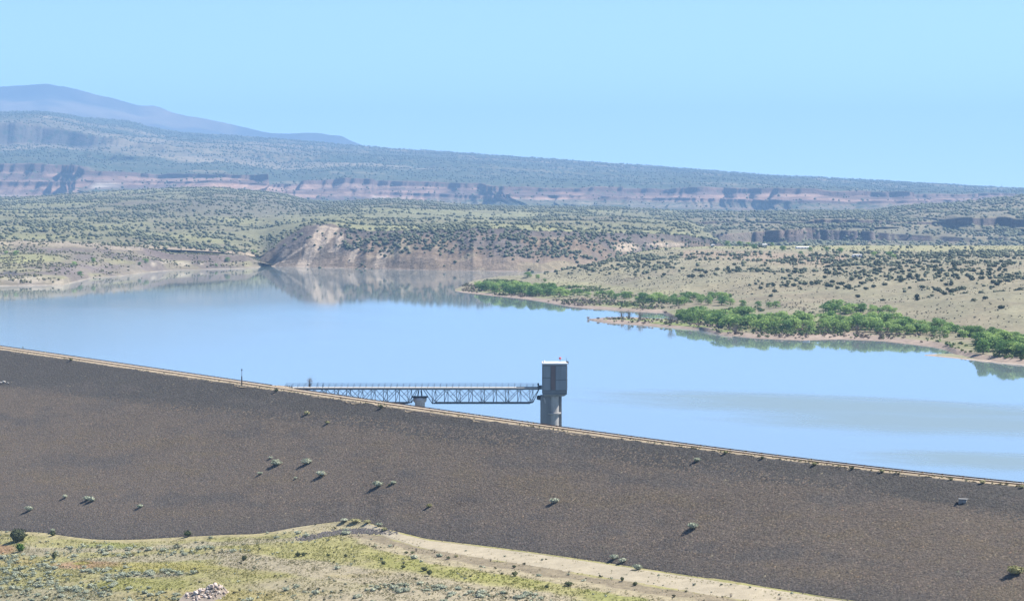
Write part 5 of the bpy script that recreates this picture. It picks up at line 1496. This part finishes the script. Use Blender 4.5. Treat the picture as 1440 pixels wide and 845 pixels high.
# pole with sign-like instrument on the crest
p = crest_pt(np.array([340.0]), 0.95)[0]
mst = empty('crest_pole', tuple(p)); tag(mst, 'slim dark pole standing on the dam crest left of the bridge', 'pole')
f_ = MB(); f_.lathe(0, 0, [(0.14, -0.5), (0.13, 1.9), (0.12, 2.05)], 10); f_.build('base_tube', M['pole'], mst)
f_ = MB(); f_.lathe(0, 0, [(0.06, 2.05), (0.05, 3.75)], 8); f_.build('upper_tube', M['pole'], mst)
f_ = MB(); f_.box(-0.16, 0.16, -0.1, 0.1, 3.35, 3.6); f_.build('instrument', M['steel'], mst)
p = crest_pt(np.array([32.0]), -0.25)[0] + np.array([0, 0, 0.15])
o = plant('shrub', GRN, p + np.array([0, 0, -0.1]), 0.35, 'tiny dark shrub on the lake side of the crest', 'shrub'); 

# ------------------------------------------------------------------ intake tower
TY = 520.0
K = TY / F                                        # metres per picture pixel at the tower
tx = (779 - 720) * K
tz = lambda py: CAMZ + (HOR - py) * K
tw = empty('intake_tower', (tx, TY, 0.0)); tag(tw, 'grey concrete intake tower with a white roof standing in the lake', 'tower')
X_ = lambda px: (px - 779) * K
zh0, zh1 = tz(553.5), tz(511.5)
f_ = MB(); f_.box(X_(762.5), X_(797), -2.6, 2.9, zh0, zh1); f_.build('head_house', M['gap'], tw, 0.06)
# raised wall panels and joint stripe on the front, and the side panels
for (xa, xb, ya, yb) in ((763.5, 773.6, 513.5, 529.4), (763.5, 773.6, 530.6, 547), (781.5, 796.2, 513.5, 532.4), (781.5, 796.2, 533.4, 547)):
    f_ = MB(); f_.box(X_(xa), X_(xb), -2.68, -2.602, tz(yb), tz(ya)); f_.build('wall_panel', M['panel'], tw, 0.02)
f_ = MB(); f_.box(X_(774.4), X_(780.6), -2.65, -2.602, tz(547), tz(513.5)); f_.build('joint_stripe', M['stripe'], tw)
for i in range(2):
    for (ya, yb) in ((513.5, 530), (531, 547)):
        f_ = MB(); y0 = -2.4 + i*2.6; f_.box(X_(797) + 0.002, X_(797) + 0.08, y0, y0 + 2.5, tz(yb), tz(ya)); f_.build('wall_panel', M['panel'], tw, 0.02)
f_ = MB(); f_.box(X_(763.2), X_(796.4), -2.62, 2.8, zh0 + 0.55, zh0 + 0.75); f_.build('band_course', M['concrete'], tw)
f_ = MB(); f_.box(X_(762), X_(797.8), -2.85, 3.1, zh1, zh1 + 0.36); f_.build('roof', M['white'], tw, 0.04)
# corbel under the head
f_ = MB()
f_.poly([(X_(764), -2.4, zh0-.002), (X_(796), -2.4, zh0-.002), (X_(796), 2.7, zh0-.002), (X_(764), 2.7, zh0-.002), (X_(764.5), -2.2, zh0-.4), (X_(793), -2.2, zh0-.4), (X_(793), 2.5, zh0-.4), (X_(764.5), 2.5, zh0-.4)],
        [(0,1,5,4), (1,2,6,5), (2,3,7,6), (3,0,4,7), (7,6,5,4), (0,3,2,1)]); f_.build('corbel', M['concrete'], tw)
f_ = MB(); f_.box(X_(760), X_(774), -1.7, 2.1, -7, zh0 - 0.39); f_.build('shaft', M['concrete'], tw, 0.05)
f_ = MB(); f_.lathe(X_(777.5), -0.3, [(1.30, -7), (1.30, zh0 - 0.39)], 32); f_.build('round_shaft', M['paleconc'], tw)
for p_ in tw.children[-1].data.polygons: p_.use_smooth = len(p_.vertices) == 4
f_ = MB(); f_.box(X_(784.5), X_(790), 0.5, 2.0, -7, zh0 - 0.39); f_.build('fin_wall', M['concrete'], tw, 0.05)
for y in (581, 600.5):
    f_ = MB(); f_.lathe(X_(777.5), -0.3, [(1.55, tz(y) - 0.14), (1.85, tz(y)), (1.85, tz(y) + 0.22)], 28); f_.build('ledge', M['paleconc'], tw)
f_ = MB(); f_.poly([(X_(763.5), -1.72, zh0-.72), (X_(766), -1.72, zh0-.72), (X_(766), -1.9, zh0-.72), (X_(763.5), -1.9, zh0-.72), (X_(766), -1.72, zh0-2.0), (X_(768), -1.72, zh0-2.0), (X_(768), -1.8, zh0-2.0), (X_(766), -1.8, zh0-2.0)],
                   [(0,1,2,3), (7,6,5,4), (0,4,5,1), (1,5,6,2), (2,6,7,3), (3,7,4,0)]); f_.build('bracket', M['paleconc'], tw)
# bits on the side facing the bridge
f_ = MB(); f_.lathe(X_(758.5), -0.6, [(0.25, tz(562)), (0.62, tz(561)), (0.62, tz(556.5)), (0.3, tz(555.5))], 14); f_.build('valve_housing', M['dark'], tw)
f_ = MB(); f_.box(X_(756), X_(762), -1.2, 1.2, tz(547), tz(542)); f_.build('landing', M['steel'], tw)
f_ = MB(); f_.box(X_(755.7), X_(758), -0.4, 0.2, tz(541.9), tz(538.5)); f_.build('control_box', M['dark'], tw)
zr = zh1 + 0.36
f_ = MB(); f_.bar((X_(787.5), -1, zr), (X_(787.5), -1, zr + 0.75), 0.09); f_.build('beacon_post', M['pole'], tw)
f_ = MB(); f_.lathe(X_(787.5), -1, [(0.06, zr+0.66), (0.26, zr+0.78), (0.31, zr+0.95), (0.26, zr+1.12), (0.06, zr+1.24)], 14); f_.build('beacon', M['beacon'], tw)
f_ = MB(); f_.lathe(X_(765), -1, [(0.22, zr), (0.22, zr+0.25), (0.08, zr+0.48)], 12); f_.build('vent', M['white'], tw)
f_ = MB(); f_.box(X_(796), X_(799.4), -0.6, 0.2, zr - 0.35, zr + 0.25); f_.build('lamp_box', M['dark'], tw)
f_ = MB(); f_.bar((X_(796.5), 0, zr), (X_(796.5), 0, zr + 0.95), 0.07); f_.build('antenna', M['pole'], tw)
for i, (xa, xb) in enumerate(((766, 780), (780, 795))):
    f_ = MB(); f_.bar((X_(xa), -2.6, zr+0.18), (X_(xb), -2.6, zr+0.18), 0.05); f_.build('roof_rail', M['pole'], tw)

# ------------------------------------------------------------------ bridge pier
pr = empty('bridge_pier', ((590.5 - 720) * K, TY, 0.0)); tag(pr, 'round concrete pier with a flared top under the service bridge', 'pier')
f_ = MB(); f_.lathe(0, 0, [(1.12, -7), (1.12, tz(566.2)), (1.50, tz(563.8)), (1.55, tz(558.5))], 32); f_.build('column', M['pierconc'], pr)
for p_ in pr.children[-1].data.polygons: p_.use_smooth = len(p_.vertices) == 4
f_ = MB(); f_.box(-1.75, 1.75, -1.5, 1.5, tz(558.5) + 0.003, tz(557.2)); f_.build('cap_beam', M['dark'], pr)
for sx in (-0.45, 0.45):
    for sy in (-1.3, 1.3):
        f_ = MB(); f_.bar((sx, sy, tz(556.6)), (sx*0.6, sy, tz(548.2)), 0.2); f_.build('bearing_post', M['steel'], pr)

# ------------------------------------------------------------------ service bridge
br = empty('service_bridge', (0, TY, 0.0)); tag(br, 'long steel truss footbridge from the dam crest to the intake tower', 'bridge')
bxp = lambda px: (px - 720) * K
zd = tz(545.5); HW = 1.35
f_ = MB(); f_.box(bxp(399), bxp(756.5), -HW - 0.25, HW + 0.25, zd - 0.05, zd + 0.17); f_.build('deck', M['deck'], br)
for sy in (-1, 1):
    f_ = MB(); f_.box(bxp(396), bxp(757), sy*HW - 0.13, sy*HW + 0.13, zd - 0.29, zd - 0.052); f_.build('top_chord', M['steel'], br)
zb = tz(566.3)
unit = {}
def member(name, a, b_, w_, parent):
    f_ = MB(); f_.bar(a, b_, w_); f_.build(name, M['steel'], parent)
def span(xa, xb, na, ends):
    sp = link(bpy.data.objects.new('truss_span', None), br)
    pw = (xb - xa) / na
    for sy in (-1, 1):
        off = 0.0 if sy < 0 else 0.75
        y = sy * HW
        xs_ = [xa + pw*i + off for i in range(na + 1)]
        f_ = MB(); f_.bar((xs_[0], y, zb), (xs_[-1], y, zb), 0.24, 0.26); f_.build('bottom_chord', M['steel'], sp)
        for i, x in enumerate(xs_):
            member('post', (x, y, zb + 0.13), (x, y, zd - 0.36), 0.14, sp)
            if i < na:
                if (i % 2 == 0): member('diagonal', (x, y, zb + 0.1), (xs_[i+1], y, zd - 0.3), 0.12, sp)
                else: member('diagonal', (x, y, zd - 0.3), (xs_[i+1], y, zb + 0.1), 0.12, sp)
                zm = (zb + zd) / 2 - 0.1
                member('sub_diagonal', ((x + xs_[i+1])/2, y, zm), (x + pw*(0 if i % 2 == 0 else 1), y, zd - 0.32), 0.09, sp)
        for (xe, xo) in ends: member('end_diagonal', (xo + off*0.3, y, zd - 0.3), (xe + off, y, zb), 0.15, sp)
    for i in range(na + 1):
        x = xa + pw*i
        member('cross_brace', (x, -HW + 0.13, zb), (x + 0.75, HW - 0.13, zb), 0.12, sp)
        member('cross_brace', (x, -HW, zb + 0.2), (x + 0.75, HW, zd - 0.5), 0.09, sp)
    return sp
span(bxp(402), bxp(574), 10, [(bxp(574), bxp(586))])
span(bxp(608), bxp(745), 8, [(bxp(608), bxp(596)), (bxp(745), bxp(757))])
# railing
for sy in (-1, 1):
    y = sy * (HW + 0.18)
    for z in (0.55, 0.95):
        f_ = MB(); f_.bar((bxp(402), y, zd + z), (bxp(755), y, zd + z), 0.045); f_.build('hand_rail', M['steel'], br)
    pm = MB(); pm.bar((0, 0, 0.2), (0.10, sy*0.12, 1.0), 0.06); pme = pm.mesh('railing_post', M['steel'])
    for x in np.arange(bxp(402), bxp(756), 1.39):
        o = link(bpy.data.objects.new('railing_post', pme), br); o.location = (x, y, zd)
f_ = MB(); f_.box(bxp(726), bxp(757), -HW - 0.30, -HW - 0.26, zd + 0.26, zd + 0.42); f_.build('cable_tray', M['dark'], br)
f_ = MB(); f_.box(bxp(392), bxp(402), -2.2, 2.2, zd - 2.5, zd - 0.40); f_.build('abutment', M['pierconc'], br)
f_ = MB()
for i in range(7): f_.bar((bxp(393 + 3*i), -1.9, zd + 0.1), (bxp(393 + 3*i), -1.9, zd + 0.75), 0.12)
f_.bar((bxp(392), -1.9, zd + 0.7), (bxp(413), -1.9, zd + 0.35), 0.12); f_.bar((bxp(392), -1.9, zd + 0.35), (bxp(413), -1.9, zd + 0.1), 0.12); f_.build('gate_rail', M['rust'], br)
f_ = MB(); f_.bar((bxp(448), -HW - .2, zd + 0.2), (bxp(448), -HW - .2, zd + 1.5), 0.08); f_.build('lamp_post', M['steel'], br)
f_ = MB(); f_.bar((bxp(455), -HW - .2, zd + 0.2), (bxp(455), -HW - .2, zd + 1.4), 0.08); f_.build('lamp_post', M['steel'], br)
# approach pad from the crest road to the bridge
PA = []
for x in np.linspace(372, 420, 20):
    u = W3(np.array([x]), upY(np.array([x])), CRZ)[0]; e_ = np.array([bxp(x), TY + 2.4, zd + 0.2])
    w_ = sstep(0, 1, 1 - abs(x - 398) / 26)
    far = u + np.array([0, 0.2 + 3*float(w_), 0])
    PA.append([u + np.array([0, -0.5, 0.06]), far*0.5 + u*0.5 + np.array([0, 0, 0.04]), far + np.array([0, 0, 0.02]), far + np.array([0, 3.5, -4.0])])
PA = np.array(PA); q = np.arange(80).reshape(20, 4)
pf = np.stack([q[:-1, :-1], q[1:, :-1], q[1:, 1:], q[:-1, 1:]], -1).reshape(-1, 4)
np_obj('bridge_approach', into_dam(PA.reshape(-1, 3)), pf, 4, mat=M['road'], parent=dam)
p = np.array([bxp(432), TY + 4.0, zd - 2.0])
o = plant('bare_tree', TWG, np.array([bxp(432), TY + 6.0, CRZ - 1.6]), 1.7, 'bare grey bush behind the start of the footbridge', 'tree', None, 1.75)

# ------------------------------------------------------------------ haze
hz = MB(); hz.box(-19500, 19500, -3000, 21000, -27.2, 1010.0)
m = bpy.data.materials.new('haze_air'); m.use_nodes = True; nt = m.node_tree
nt.nodes.remove(nt.nodes['Principled BSDF'])
pv = N(nt, 'ShaderNodeVolumePrincipled')
pv.inputs['Color'].default_value = (0.335, 0.60, 0.97, 1)
pv.inputs['Density'].default_value = 9.2e-5
pv.inputs['Anisotropy'].default_value = 0.0
nt.links.new(pv.outputs[0], nt.nodes['Material Output'].inputs['Volume'])
tag(hz.build('haze', m), kind='stuff')
